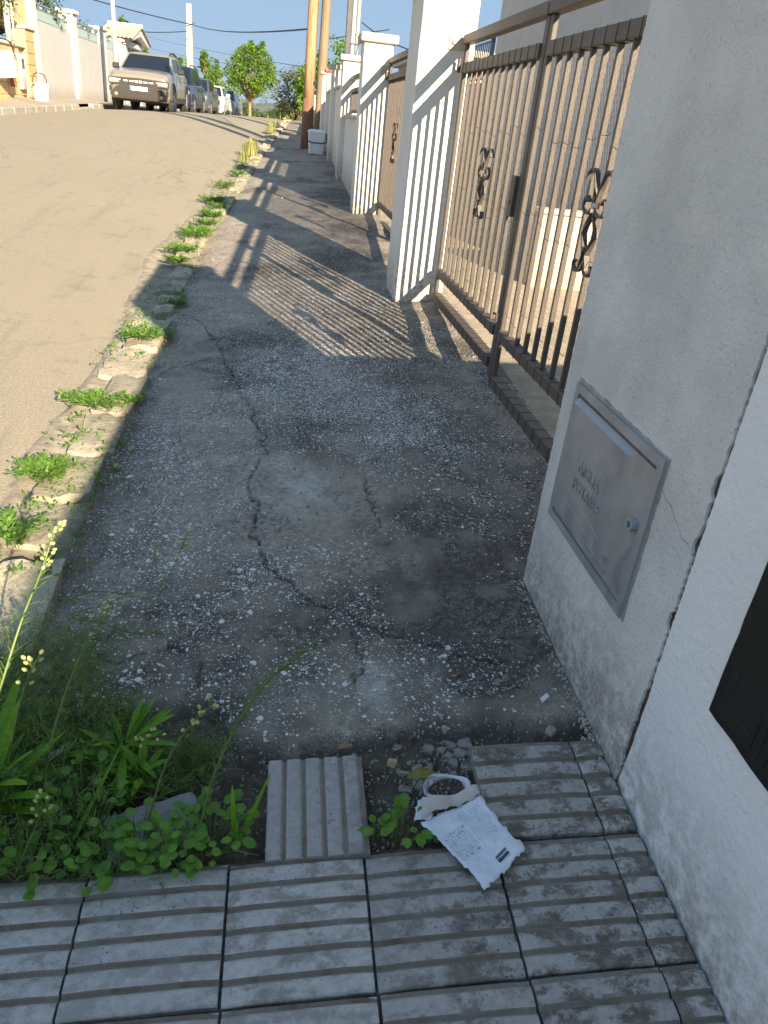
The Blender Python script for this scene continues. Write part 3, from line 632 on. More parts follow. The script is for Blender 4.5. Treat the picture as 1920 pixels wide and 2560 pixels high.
def gate_leaf(y0, y1, hinge_far, zb, label, lockside):
    """leaf in the plane x = GX; all parts are meshes of their own"""
    r = empty('iron_gate_leaf', (GX, (y0+y1)/2, zb), 0, label, 'gate', 'brown iron gate leaves')
    B = lambda m, n, mat=MAT_IRON: m.build(n, mat, r, world=True)
    B(MB().bbox(GX-.030, GX+.030, y0+.002, y1-.002, 2.030, 2.085, .004), 'top_beam')
    B(MB().bbox(GX-.026, GX+.026, y0+.061, y1-.046, 1.865, 1.925, .004), 'upper_rail')
    B(MB().bbox(GX-.026, GX+.026, y0+.061, y1-.046, .565, .620, .004), 'lower_rail')
    B(MB().bbox(GX-.030, GX+.032, y0+.061, y1-.046, zb, zb+.062, .004), 'bottom_rail')
    B(MB().bbox(GX-.014, GX+.014, y0, y0+.060, zb-.05 if lockside=='near' else zb, 2.029, .004), 'stile')
    B(MB().bbox(GX-.013, GX+.013, y1-.045, y1, zb, 2.029, .004), 'stile')
    n = round((y1-y0-.12)/.137); 
    bar = MB().bbox(-.011, .011, -.010, .010, .6215, 1.8635, .002).mesh('bar'); bar.materials.append(MAT_IRON)
    for k in range(1, n):
        y = y0+.055+(y1-y0-.10)*k/n
        o = bpy.data.objects.new('bar', bar); COL.objects.link(o); o.parent = r; o.location = (0, y-(y0+y1)/2, -zb)
    yc = y0+.055+(y1-y0-.10)*round(n*.45)/n
    B(scroll_parts(yc, 1.265), 'scroll')
    w = B(hexmesh(y0+.05, y1-.03, zb+.04, 1.90, GX+.024), 'wire_mesh', MAT_WIRE); tag(w, kind='stuff')
    m = MB(); rr = random.Random(int(y0*100))
    for z,h,d in ((1.862,.066,.0535),(.562,.061,.0535),(zb-.003,.068,.0645)):
        k = y0+.10
        while k < y1-.06:
            m.tube([(GX-d/2,k,z+.002),(GX+d/2,k,z+.002),(GX+d/2,k,z+h-.002),(GX-d/2,k,z+h-.002),(GX-d/2,k,z+.002)], .0015, 4); k += rr.uniform(.10,.125)
    for k in range(n):     # short ties on the bars, and wires trailing across
        y = y0+.055+(y1-y0-.10)*(k+.5)/n
        for z in (1.55+rr.uniform(-.03,.03), 1.16+rr.uniform(-.06,.06), .72+rr.uniform(-.06,.06)):
            if rr.random() < .75: m.tube([(GX-.013,y-.05,z),(GX-.006,y,z-.008),(GX-.013,y+.045,z+rr.uniform(-.01,.01))], .0012, 4)
    w = B(m, 'wire_tie', MAT_TIE); tag(w, kind='stuff')
    yb = y1 if hinge_far else y0; s = 1 if hinge_far else -1
    if lockside == 'near':
        B(MB().bbox(GX-.033, GX+.02, y0+.062, y0+.135, 1.17, 1.36, .003), 'lock_case')
        B(MB().box(GX-.036, GX-.0335, y0+.09, y0+.10, 1.23, 1.25), 'keyhole', MAT_BLK)
    else:
        B(MB().tube([(GX-.04,y1-.02,.66),(GX-.04,y1-.02,.70),(GX-.06,y1-.02,.70)], .008, 8), 'floor_bolt')
    B(MB().tube([(GX-.04,yb-s*.02,1.95),(GX-.04,yb-s*.02,1.87)], .012, 8), 'hinge')
    return r
gA = gate_leaf(3.858, 5.625, True, .385, 'far leaf of the large brown barred gate, carrying the lock case', 'near')
gB = gate_leaf(2.14, 3.850, False, .315, 'near leaf of the large brown barred gate, half hidden by the big pillar', 'far')
MAT_BRK = surf('beige_bracket', (.52,.46,.37), (.44,.39,.31), 20, .7)
def bracket(y, label):
    r = empty('beam_bracket', (1.17, y, 2.0), 0, label, 'bracket', 'gate beam brackets')
    MB().bbox(1.085, 1.20, y-.012, y-.001, 1.995, 2.085, .004).build('plate', MAT_BRK, r, world=True)
    n = 10; MB().loft([[(1.118+.013*math.cos(2*math.pi*k/n), y-q, 2.042+.013*math.sin(2*math.pi*k/n)) for k in range(n)] for q in (.012,.024)]).build('bolt', MAT_BRK, r, world=True)
bracket(5.66, 'beige bolted bracket on the striped pillar holding the large gate beam'); bracket(9.50, 'beige bolted bracket on the second gate pillar holding the beam')
# second gate: the same pair of leaves, a little narrower
c = copy_tree(gA, label='far leaf of the second brown gate between the striped pillar and the next', group='brown iron gate leaves'); c.location = (GX, 8.67, .46); c.scale = (1, .93, 1)
c2 = copy_tree(gB, label='near leaf of the second brown gate behind the striped pillar', group='brown iron gate leaves'); c2.location = (GX, 7.02, .43); c2.scale = (1, .93, 1)
# railing on the low wall
rl = empty('iron_railing', (1.06, 11.25, 1.575), 0, 'brown barred railing on the low wall with coping', 'railing')
MB().bbox(1.02, 1.10, 9.905, 12.595, 2.03, 2.08, .004).build('top_beam', MAT_IRON, rl, world=True); MB().bbox(1.035, 1.085, 9.905, 12.595, 1.87, 1.92, .004).build('upper_rail', MAT_IRON, rl, world=True); MB().bbox(1.035, 1.085, 9.905, 12.595, 1.60, 1.64, .004).build('lower_rail', MAT_IRON, rl, world=True)
bar = MB().bbox(-.011,.011,-.015,.015,1.641,1.869,.002).mesh('bar'); bar.materials.append(MAT_IRON)
for k in range(21):
    o = bpy.data.objects.new('bar', bar); COL.objects.link(o); o.parent = rl; o.location = (0, -1.29+k*.129, -1.575)
# --- house and terrace railing behind the gates
MAT_HW = stucco('house_wall', (.56,.54,.51), (.50,.48,.455), .1, .2)
MAT_PEACH = stucco('peach_wall', (.62,.49,.36), (.56,.44,.32), .1, .2); MAT_PINK = stucco('pink_wall', (.72,.50,.44), (.66,.46,.40), .1, .2)
hs = empty('white_house', (6.0, 8.5, .6), 0, 'plain grey-white house wall rising behind the near gate leaf', 'house')
MB().box(3.5, 9, 4.2, 14.1, -.2, 3.75).build('wall', MAT_HW, hs, world=True)
MB().box(3.38, 9.1, 4.1, 14.2, 3.751, 3.9).build('roof_slab', MAT_CAP, hs, world=True)
hp = empty('pink_house', (8, 27, .8), 0, 'pink rendered house glimpsed above the second gate', 'house')
MB().box(4.2, 11, 23, 31, 0, 3.3).build('wall', MAT_PINK, hp, world=True); MB().box(4.0, 11.2, 22.8, 31.2, 3.301, 3.45).build('roof_slab', MAT_CAP, hp, world=True)
yw = empty('yard_wall', (2.5, 6.4, .3), 0, 'low sunlit wall inside the yard behind the bars', 'wall')
MB().box(2.15, 3.45, 6.30, 6.45, 0, 1.00).build('wall_panel', MAT_PEACH, yw, world=True); MB().bbox(2.13, 3.46, 6.27, 6.48, 1.001, 1.035, .006).build('coping', MAT_CAP, yw, world=True)
MAT_BLUE = surf('blue_grey_steel', (.16,.20,.25), (.20,.24,.29), 10, .5)
tr = empty('terrace_railing', (3.5, 14.2, 2.6), 0, 'slim blue-grey terrace railing seen above the large gate', 'railing')
MB().box(3.47,3.52,14.3,22.5,3.02,3.06).build('handrail', MAT_BLUE, tr, world=True); MB().box(3.48,3.51,14.3,22.5,2.90,2.925).build('rail', MAT_BLUE, tr, world=True); MB().box(3.48,3.51,14.3,22.5,2.35,2.38).build('rail', MAT_BLUE, tr, world=True)
for k in range(5): MB().box(3.46,3.53,14.3+k*2,14.37+k*2,1.6,3.018).build('post', MAT_BLUE, tr, world=True)
pk = MB().box(-.009,.009,-.009,.009,2.382,2.898).mesh('picket'); pk.materials.append(MAT_BLUE)
for k in range(60):
    o = bpy.data.objects.new('picket', pk); COL.objects.link(o); o.parent = tr; o.location = (-.005, .25+k*.137, -2.6)
ts = empty('terrace', (5, 18, .8), 0, 'pale terrace block below the blue-grey railing', 'terrace'); MB().box(3.3, 8, 14.25, 22.7, .3, 2.28).build('wall', MAT_PEACH, ts, world=True)
# ================================================================ left-hand side of the street
LXW = -7.0
MAT_WW = stucco('left_white_wall', (.52,.505,.485), (.48,.465,.445), .05, .2); MAT_WP = stucco('left_white_pillar', (.64,.63,.61), (.61,.595,.575), .05, .15)
MAT_PALECAP = surf('pale_cap', (.72,.60,.48), (.66,.54,.43), 10, .9)
MAT_RAIL = surf('blue_green_railing', (.20,.27,.28), (.25,.32,.33), 10, .5)
MAT_LIME = surf('limestone_block', (.58,.40,.20), (.66,.48,.27), 4, .9, .5, 40, .006, vary=.14)
MAT_LIMEJ = surf('limestone_mortar', (.40,.29,.17), (.46,.34,.2), 8, .95)
zb = lambda y: float(zlp(LXW, y))
def white_bay(y0, y1, ztop, label, rail=True):
    r = empty('garden_wall', (LXW, (y0+y1)/2, zb((y0+y1)/2)), 0, label, 'wall', 'white garden wall bays')
    MB().box(LXW-.22, LXW, y0, y1, zb(y0)-.3, ztop).build('wall_panel', MAT_WW, r, world=True)
    if rail:
        q = MB(); q.box(LXW-.13, LXW-.08, y0, y1, ztop+.43, ztop+.47).build('top_rail', MAT_RAIL, r, world=True)
        MB().box(LXW-.12, LXW-.09, y0, y1, ztop+.30, ztop+.325).build('mid_rail', MAT_RAIL, r, world=True)
        MB().box(LXW-.12, LXW-.09, y0, y1, ztop+.03, ztop+.055).build('low_rail', MAT_RAIL, r, world=True)
        q = MB(); y = y0+.05
        while y < y1-.05: q.box(LXW-.12, LXW-.095, y, y+.045, ztop+.056, ztop+.299); y += .085
        tag(q.build('pickets', MAT_RAIL, r, world=True), kind='stuff')
        q = MB(); n = max(2, int((y1-y0)/.8))
        for k in range(n):
            yc = y0+(k+.5)*(y1-y0)/n
            tmp = MB().ribbon(arc(yc-.08, ztop+.378, .045, -60, 240, 9), .02, .016).ribbon(arc(yc+.08, ztop+.378, .045, 240, -60, 9), .02, .016); q.add([(x+LXW-.105,a,b) for x,a,b in tmp.v], tmp.f)
        tag(q.build('rail_scrolls', MAT_RAIL, r, world=True), kind='stuff')
    return r
def white_post(y0, y1, ztop, label, x1=LXW+.10, capw=.07):
    r = empty('wall_pillar', (LXW, (y0+y1)/2, zb(y0)), 0, label, 'pillar', 'white garden wall pillars')
    MB().box(LXW-.36, x1, y0, y1, zb(y0)-.3, ztop-.12).build('shaft', MAT_WP, r, world=True)
    MB().bbox(LXW-.36-capw, x1+capw, y0-capw, y1+capw, ztop-.119, ztop, .02).build('cap', MAT_PALECAP, r, world=True)
white_post(25.75, 26.2, 4.3, 'tall white pillar joining the limestone wall on the left')
white_bay(26.201, 30.499, 3.14, 'first white wall bay with railing, right of the limestone wall')
white_post(30.5, 31.05, 3.80, 'white pillar between the first and second white wall bays')
white_bay(31.051, 35.299, 3.10, 'second white wall bay with railing, just left of the beige car')
white_post(35.3, 35.85, 3.72, 'white pillar between the second and third white wall bays')
white_bay(35.851, 38.999, 3.06, 'third white wall bay with railing, behind the lamp post')
white_post(39.0, 39.5, 3.60, 'white pillar left of the tiled gateway')
white_bay(44.6, 49.9, 3.25, 'plain white wall bay beyond the tiled gateway', False)
white_post(49.901, 50.5, 3.45, 'small white pillar above the beige car roof')
white_bay(50.501, 55.9, 2.75, 'distant plain white wall bay above the navy car', False)
white_post(55.901, 56.6, 3.2, 'far white pillar near the concrete pole')
white_bay(56.601, 70, 2.3, 'farthest low white wall bay behind the parked cars', False)
MB().box(LXW+.002, LXW+.012, 26.25, 26.6, 1.42, 1.78).build('vent_grille', surf('grille_grey', (.25,.25,.26), (.33,.33,.33), 40, .6), None, world=True)
tag(bpy.data.objects['vent_grille'], 'small grey vent grille low in the first white wall bay', 'grille')
# gateway with a little tiled roof
gw = empty('tiled_gateway', (LXW, 42, 1.1), 0, 'white gateway with gabled tile canopy behind the beige car', 'gateway')
for y in (39.9, 43.9): MB().box(LXW-.5, LXW+.12, y, y+.65, .6, 3.45).build('gate_post', MAT_WP, gw, world=True)
MB().prism([(39.5,3.62),(39.9,3.62),(42.2,3.95),(44.5,3.62),(44.9,3.62),(42.2,4.22)], LXW-.9, LXW+.45, 'x').build('gable', MAT_WP, gw, world=True)
MB().box(LXW-.55, LXW+.17, 39.8, 44.6, 3.451, 3.64).build('lintel', MAT_WP, gw, world=True)
MB().box(LXW-.2, LXW-.1, 40.55, 43.9, 1.0, 3.2).build('gate_door', surf('gate_door_white', (.7,.7,.68), (.62,.62,.6), 4, .6), gw, world=True)
MAT_ROOF = surf('roof_tile', (.60,.45,.34), (.50,.36,.27), 6, .9, vary=.1)
for sy, ya, za, yb, zb_ in ((1, 39.35, 3.64, 42.2, 4.30), (-1, 45.05, 3.64, 42.2, 4.30)):
    for k in range(9):
        x = LXW-.95+k*.175; m = MB(); n = 6
        m.loft([[(x+.085*math.cos(math.pi*j/n), y, z+.05*math.sin(math.pi*j/n)) for j in range(n+1)] for y,z in ((ya,za),((ya+yb)/2,(za+zb_)/2+.01),(yb,zb_))], closed=False, caps=False)
        m.build('roof_tile', MAT_ROOF, gw, world=True)
m = MB().tube([(LXW-1.0,42.2,4.33),(LXW+.55,42.2,4.33)], .09, 8).build('ridge', MAT_WP, gw, world=True)
# limestone wall made of blocks
sw = empty('limestone_wall', (LXW, 21.5, 1.1), 0, 'golden limestone block wall at the left edge with a coping', 'wall')
MB().box(LXW-.35, LXW-.025, 14, 24.9, .5, 2.34).build('wall_core', MAT_LIMEJ, sw, world=True)
blk = MB().bbox(0, .05, 0, .79, 0, .285, .012).mesh('limestone_block'); blk.materials.append(MAT_LIME)
for j in range(5):
    z = 1.0-.1+.29*j; y = 17.2+(.4 if j % 2 else 0)
    while y < 24.1:
        o = bpy.data.objects.new('limestone_block', blk); COL.objects.link(o); o.parent = sw; o.location = Vector((LXW-.03, y, z+.02))-sw.location; y += .80
MB().bbox(LXW-.40, LXW+.07, 14, 24.9, 2.345, 2.42, .015).build('coping', MAT_PALECAP, sw, world=True)
sp_ = empty('limestone_pier', (LXW, 25.3, 1.2), 0, 'golden limestone pier between the block wall and the white wall', 'pier')
MB().box(LXW-.4, LXW+.05, 24.92, 25.72, .7, 2.80).build('pier_core', MAT_LIMEJ, sp_, world=True)
for j in range(7):
    m = MB().bbox(LXW-.39, LXW+.085, 24.905, 25.735, .86+.278*j, .86+.278*j+.270, .012); m.build('limestone_block', MAT_LIME, sp_, world=True)
MB().bbox(LXW-.45, LXW+.14, 24.85, 25.745, 2.81, 2.90, .02).build('cap', MAT_PALECAP, sp_, world=True)
MB().box(LXW-.8, LXW-.05, 24.6, 25.7, 2.901, 4.6).build('upper_pier', MAT_LIME, sp_, world=True)
lh = empty('limestone_house', (-10, 20, 1), 0, 'shaded limestone house wall behind the left hedge', 'house')
MB().box(-12, -8.6, 15, 25.4, .8, 4.2).build('wall', MAT_LIME, lh, world=True); MB().box(-12.2, -8.4, 14.8, 25.6, 4.201, 4.4).build('roof_slab', MAT_ROOF, lh, world=True)
MAT_STEEL = surf('grey_galvanised_pole', (.44,.45,.45), (.52,.53,.52), 5, .5, metal=.2)
def pole(name, x, y, z0, z1, r0, r1, mat, label, cat, n=14, lean=(0,0)):
    m = MB(); K = 12; rr = random.Random(int(y*7)); m.tube([(lean[0]*k/K, lean[1]*k/K, (z1-z0)*k/K) for k in range(K+1)], [r0+(r1-r0)*k/K for k in range(K+1)], n)
    o = m.build(name, mat, None, (x,y,z0), smooth=True); return tag(o, label, cat)
pole('steel_post', LXW+.06, 23.55, 2.42, 6.5, .075, .07, MAT_STEEL, 'grey steel post rising from the limestone wall coping', 'post')
pole('conduit', LXW+.16, 23.66, 2.42, 6.5, .022, .022, MAT_WP, 'thin white conduit beside the grey steel post', 'conduit')
lp = empty('lamp_post', (-6.05, 33.0, float(zlp(-6.05, 33))), 0, 'slim grey street lamp post behind the beige car', 'lamp post')
MB().tube([(0,0,0),(0,0,5.8)], [.10,.055], 12).build('pole', MAT_STEEL, lp, smooth=True); MB().bbox(-.14,.14,-.14,.14,0,.35,.02).build('base', MAT_STEEL, lp)
MB().tube([(0,0,5.8),(.35,0,6.25),(1.1,0,6.4)], .04, 8).build('arm', MAT_STEEL, lp); MB().bbox(.9,1.5,-.12,.12,6.36,6.48,.04).build('lamp_head', MAT_STEEL, lp)
# meter niche on the limestone wall
mn = empty('meter_box', (LXW+.1, 24.3, 1.5), 0, 'narrow cream meter box fixed to the limestone wall', 'meter box')
MB().bbox(LXW+.03, LXW+.12, 24.1, 24.5, 1.35, 2.18, .01).build('housing', MAT_WP, mn, world=True); MB().box(LXW+.121, LXW+.126, 24.2, 24.4, 1.85, 2.08).build('window', surf('meter_window', (.12,.12,.12), None, 5, .3), mn, world=True)
# --- kitchen-waste caddies
MAT_CADDY = surf('white_caddy_plastic', (.80,.82,.84), (.76,.78,.80), 6, .45); MAT_HANDLE = surf('black_handle', (.015,.016,.02), None, 6, .4)
MAT_LABEL = surf('grey_label', (.38,.39,.42), (.45,.46,.48), 30, .6)
def caddy(loc, rz, label, lid=True, hang=None, s=1.0):
    r = empty('waste_caddy', loc, rz, label, 'bin', 'white waste caddies')
    a, b, h = .115, .145, .40
    def rr(hx, hy, z, c=.035):
        out = []
        for sx, sy, a0 in ((1,1,0),(-1,1,90),(-1,-1,180),(1,-1,270)):
            for k in range(4): an = rad(a0+30*k); out.append((sx*(hx-c)+c*math.cos(an), sy*(hy-c)+c*math.sin(an), z))
        return out
    MB().loft([rr(a*.98,b*.98,0), rr(a,b,.012), rr(a*1.18,b*1.15,h*.93)]).build('bucket', MAT_CADDY, r)
    MB().loft([rr(a*1.28,b*1.24,h*.93), rr(a*1.28,b*1.24,h*.985), rr(a*1.20,b*1.16,h*1.0)]).build('rim', MAT_CADDY, r)
    if lid:
        MB().loft([rr(a*1.16,b*1.12,h*1.001), rr(a*1.05,b*1.0,h*1.05), rr(a*.8,b*.75,h*1.07)]).build('lid', MAT_CADDY, r)
    MB().box(-.0015+a*1.09, a*1.09+.004, -.07, .07, h*.45, h*.62).build('label_panel', MAT_LABEL, r)
    w = b*1.27
    for sx in (-1, 1): pass
    hp = [(0,-w,h*.90),(-.10,-w*1.04,h*.72),(-.19,-w*.98,h*.56),(-.225,-w*.5,h*.50),(-.225,w*.5,h*.50),(-.19,w*.98,h*.56),(-.10,w*1.04,h*.72),(0,w,h*.90)] if hang is None else hang
    MB().tube(hp, .011, 8).build('handle', MAT_HANDLE, r)
    for s_ in (-1, 1): MB().tube([(0,s_*w*.93,h*.90),(0,s_*w*1.06,h*.90)], .022, 10).build('handle_hub', MAT_HANDLE, r)
    return r
cb = caddy((.72, 16.28, float(zs(.72,16.28))), rad(90), 'white waste caddy with black handle standing at the foot of the wooden pole')
up = lambda w,h: [(0,-w,h*.9),(.0,-w*1.02,h*1.25),(.0,-w*.8,h*1.52),(.0,-w*.3,h*1.62),(.0,w*.3,h*1.62),(.0,w*.8,h*1.52),(.0,w*1.02,h*1.25),(0,w,h*.9)]
cl = caddy((-6.35, 23.75, float(zlp(-6.35,23.75))), rad(-50), 'white waste caddy standing on the left pavement with its black handle up', hang=up(.15*1.2,.40))
ch = caddy((-6.72, 22.35, 1.62), rad(-80), 'white waste caddy hanging tilted from a hook on the limestone wall', hang=up(.18,.40)); ch.rotation_euler = (rad(8), rad(14), rad(-75)); ch.scale = (1.15,1.5,1.25)
hk = empty('wall_hook', (-6.9, 23.2, 1.5), 0, 'rusty brown strap hook beside the hanging white caddy', 'hook')
MAT_RUST = surf('rusty_strap', (.23,.10,.06), (.30,.14,.09), 20, .8)
MB().bbox(-6.93,-6.80,23.16,23.28,1.40,2.02,.012).build('strap', MAT_RUST, hk, world=True); MB().tube([(-6.86,23.22,2.02),(-6.80,23.22,2.08),(-6.72,23.22,2.03)], .02, 8).build('hook_end', MAT_RUST, hk, world=True)
# --- poles on the right
t = NT('raw_timber', .8, 0, .3); mp = t.n('Mapping', Vector=t.co()); mp.inputs['Scale'].default_value = (7, 7, .35)
nn = t.noise(3.0, 6, .65, 1.2, mp.outputs[0]); n2 = t.noise(12, 5, .7, .3, mp.outputs[0])
c = t.mix(t.ramp(nn, .35, .62), (.32,.19,.10), (.48,.315,.18)); c = t.mix(t.ramp(n2, .60, .68), c, (.20,.10,.05)); t.base(c); t.bump(n2, .8, .02); MAT_TIMBER = t.m
t = NT('tarred_timber', .75, 0, .35); mp = t.n('Mapping', Vector=t.co()); mp.inputs['Scale'].default_value = (7, 7, .35); n2 = t.noise(8, 5, .7, .5, mp.outputs[0])
t.base(t.mix(t.ramp(n2, .35, .65), (.155,.075,.050), (.24,.125,.085))); t.bump(n2, .6, .01); MAT_TAR = t.m
wp = empty('wooden_pole', (.565, 17.42, float(zs(.565, 17.42))), 0, 'thick raw wooden utility pole with dark tarred foot beside the caddy', 'pole')
zt = 1.80-wp.location.z
MB().tube([(0,0,-.2),(0,0,.3),(.004,0,zt)], [.128,.122,.116], 18).build('tarred_foot', MAT_TAR, wp, smooth=True)
MB().tube([(.004,0,zt+.001),(.012,0,zt+.9),(.03,0,zt+2),(.05,0,6.2)], [.108,.106,.104,.09], 18).build('shaft', MAT_TIMBER, wp, smooth=True)
t = NT('weathered_timber', .85, 0, .3); mp = t.n('Mapping', Vector=t.co()); mp.inputs['Scale'].default_value = (9, 9, .3); n2 = t.noise(4, 6, .7, .8, mp.outputs[0])
t.base(t.mix(t.ramp(n2, .35, .65), (.17,.125,.08), (.28,.215,.145))); t.bump(n2, .6, .01); MAT_OLDT = t.m
pole('utility_pole', .93, 20.4, 1.0, 8.2, .115, .085, MAT_OLDT, 'weathered brown utility pole just behind the raw wooden pole', 'pole', lean=(.12,0))
pole('thin_mast', .78, 22.6, 1.1, 4.05, .028, .028, MAT_STEEL, 'thin pale steel mast between the two timber poles', 'mast')
MAT_DKST = surf('dark_steel', (.06,.06,.065), (.09,.09,.095), 8, .5)
sc = empty('steel_column', (1.18, 14.6, .75), 0, 'tall dark steel column with pale conduits behind the low wall pillar', 'column')
MB().bbox(1.04,1.12,14.5,14.62,.7,7,.006).build('flange', MAT_DKST, sc, world=True); MB().tube([(1.16,14.55,.7),(1.16,14.55,7)], .034, 10).build('conduit', MAT_STEEL, sc, world=True); MB().tube([(1.235,14.55,.7),(1.235,14.55,7)], .028, 10).build('conduit', surf('brown_conduit', (.42,.36,.29), None, 5, .6), sc, world=True)
for z in (2.62, 3.4): MB().box(1.115,1.27,14.508,14.52,z,z+.02).build('clip', MAT_DKST, sc, world=True)
MAT_CPOLE = surf('concrete_pole', (.58,.50,.36), (.50,.43,.31), 3, .9)
cp = empty('concrete_pole', (-5.12, 50, .75), 0, 'pale concrete utility pole standing behind the parked cars', 'pole')
MB().loft([[(s_*w_, t_*w_, z) for s_,t_ in ((-1,-1),(1,-1),(1,1),(-1,1))] for z,w_ in ((-.5,.20),(5.45,.125))]).build('shaft', MAT_CPOLE, cp)
MB().box(.13,.32,-.05,.05,4.55,4.62).build('insulator_arm', MAT_DKST, cp)
for z in (1.9, 2.9, 3.6): MB().box(-.06,-.02,-.178,-.168,z,z+.07).build('hole', MAT_DKST, cp)
# --- overhead cables
MAT_CABLE = surf('black_cable', (.02,.022,.03), None, 5, .6); MAT_THIN = surf('thin_cable', (.16,.19,.23), None, 5, .6)
def cable(a, b, sag, r, mat, label, n=24):
    a = Vector(a); b = Vector(b); m = MB(); m.tube([a.lerp(b, k/n)-Vector((0,0,sag*4*(k/n)*(1-k/n))) for k in range(n+1)], r, 5)
    return tag(m.build('overhead_cable', mat, None, world=True), label, 'cable', 'overhead cables')
cable((-14.5,38,6.1), (-4.95,49.9,5.25), .25, .026, MAT_CABLE, 'black twisted cable running from the left edge to the concrete pole')
cable((-4.95,49.9,5.25), (.62,17.4,3.02), .18, .018, MAT_CABLE, 'black cable running from the concrete pole to the raw wooden pole')
cable((-5.1,50.1,4.95), (-8.6,44.5,4.25), .12, .022, MAT_CABLE, 'short drooping black cable left of the concrete pole')
cable((-12,60,5.6), (.5,17.5,2.35), .2, .007, MAT_THIN, 'upper of two thin grey wires sloping to the wooden pole')
cable((-12,62,5.0), (.5,17.5,2.2), .2, .007, MAT_THIN, 'lower of two thin grey wires sloping to the wooden pole')
cable((-14,44,6.6), (-5.1,50,5.5), .3, .007, MAT_THIN, 'thin wire reaching the top of the concrete pole from the left')
cable((3.6,9.0,3.95), (.60,17.4,6.5), .15, .022, MAT_CABLE, 'black service cable from the white house to the top of the wooden pole')
cable((3.9,9.4,3.95), (.60,17.4,6.9), .25, .012, MAT_CABLE, 'second thinner service cable above the first at the white house')
cable((1.03,20.4,3.1), (2.6,21.5,3.55), .0, .012, MAT_CABLE, 'kinked black wire leaving the brown utility pole', 6)
cable((1.3,14.6,2.95), (1.9,12.2,2.45), .05, .009, MAT_CABLE, 'thin black wire dropping from the steel column', 6)
# ================================================================ parked cars (front faces the camera: local -y)
MAT_TYRE = surf('tyre_rubber', (.022,.021,.020), (.032,.030,.028), 20, .8); MAT_RIM = surf('alloy_rim', (.42,.42,.42), (.50,.50,.50), 10, .35, metal=.7)
MAT_GLASS = NT('car_glass', .12, 0, .5).base((.010,.013,.018)).m; MAT_TRIM = surf('dark_trim', (.035,.034,.034), (.05,.048,.046), 15, .6)
MAT_CLAD = surf('grey_cladding', (.035,.031,.028), (.05,.045,.04), 15, .65); MAT_LAMPG = NT('headlamp_glass', .12, .2, .8).base((.30,.30,.29)).m
MAT_WHITE = surf('white_marking', (.86,.86,.85), None, 5, .5); MAT_BLUEP = surf('plate_blue', (.02,.09,.45), None, 5, .5); MAT_INK = surf('plate_ink', (.015,.015,.015), None, 5, .5)
MAT_TAN = surf('seat_seen_through_glass', (.36,.36,.30), (.30,.30,.25), 10, .8); MAT_SCREEN = surf('green_sticker', (.05,.30,.26), None, 5, .5)
def paint(name, c, rough=.32, metal=0.0):
    t = NT(name, rough, metal, .5); t.b.inputs['Coat Weight'].default_value = .6; t.b.inputs['Coat Roughness'].default_value = .08
    d = t.mix(t.math('MULTIPLY', t.ramp(t.noise(3, 4), .45, .7), .25), c, tuple(x*.8+.03 for x in c)); t.base(d); return t.m
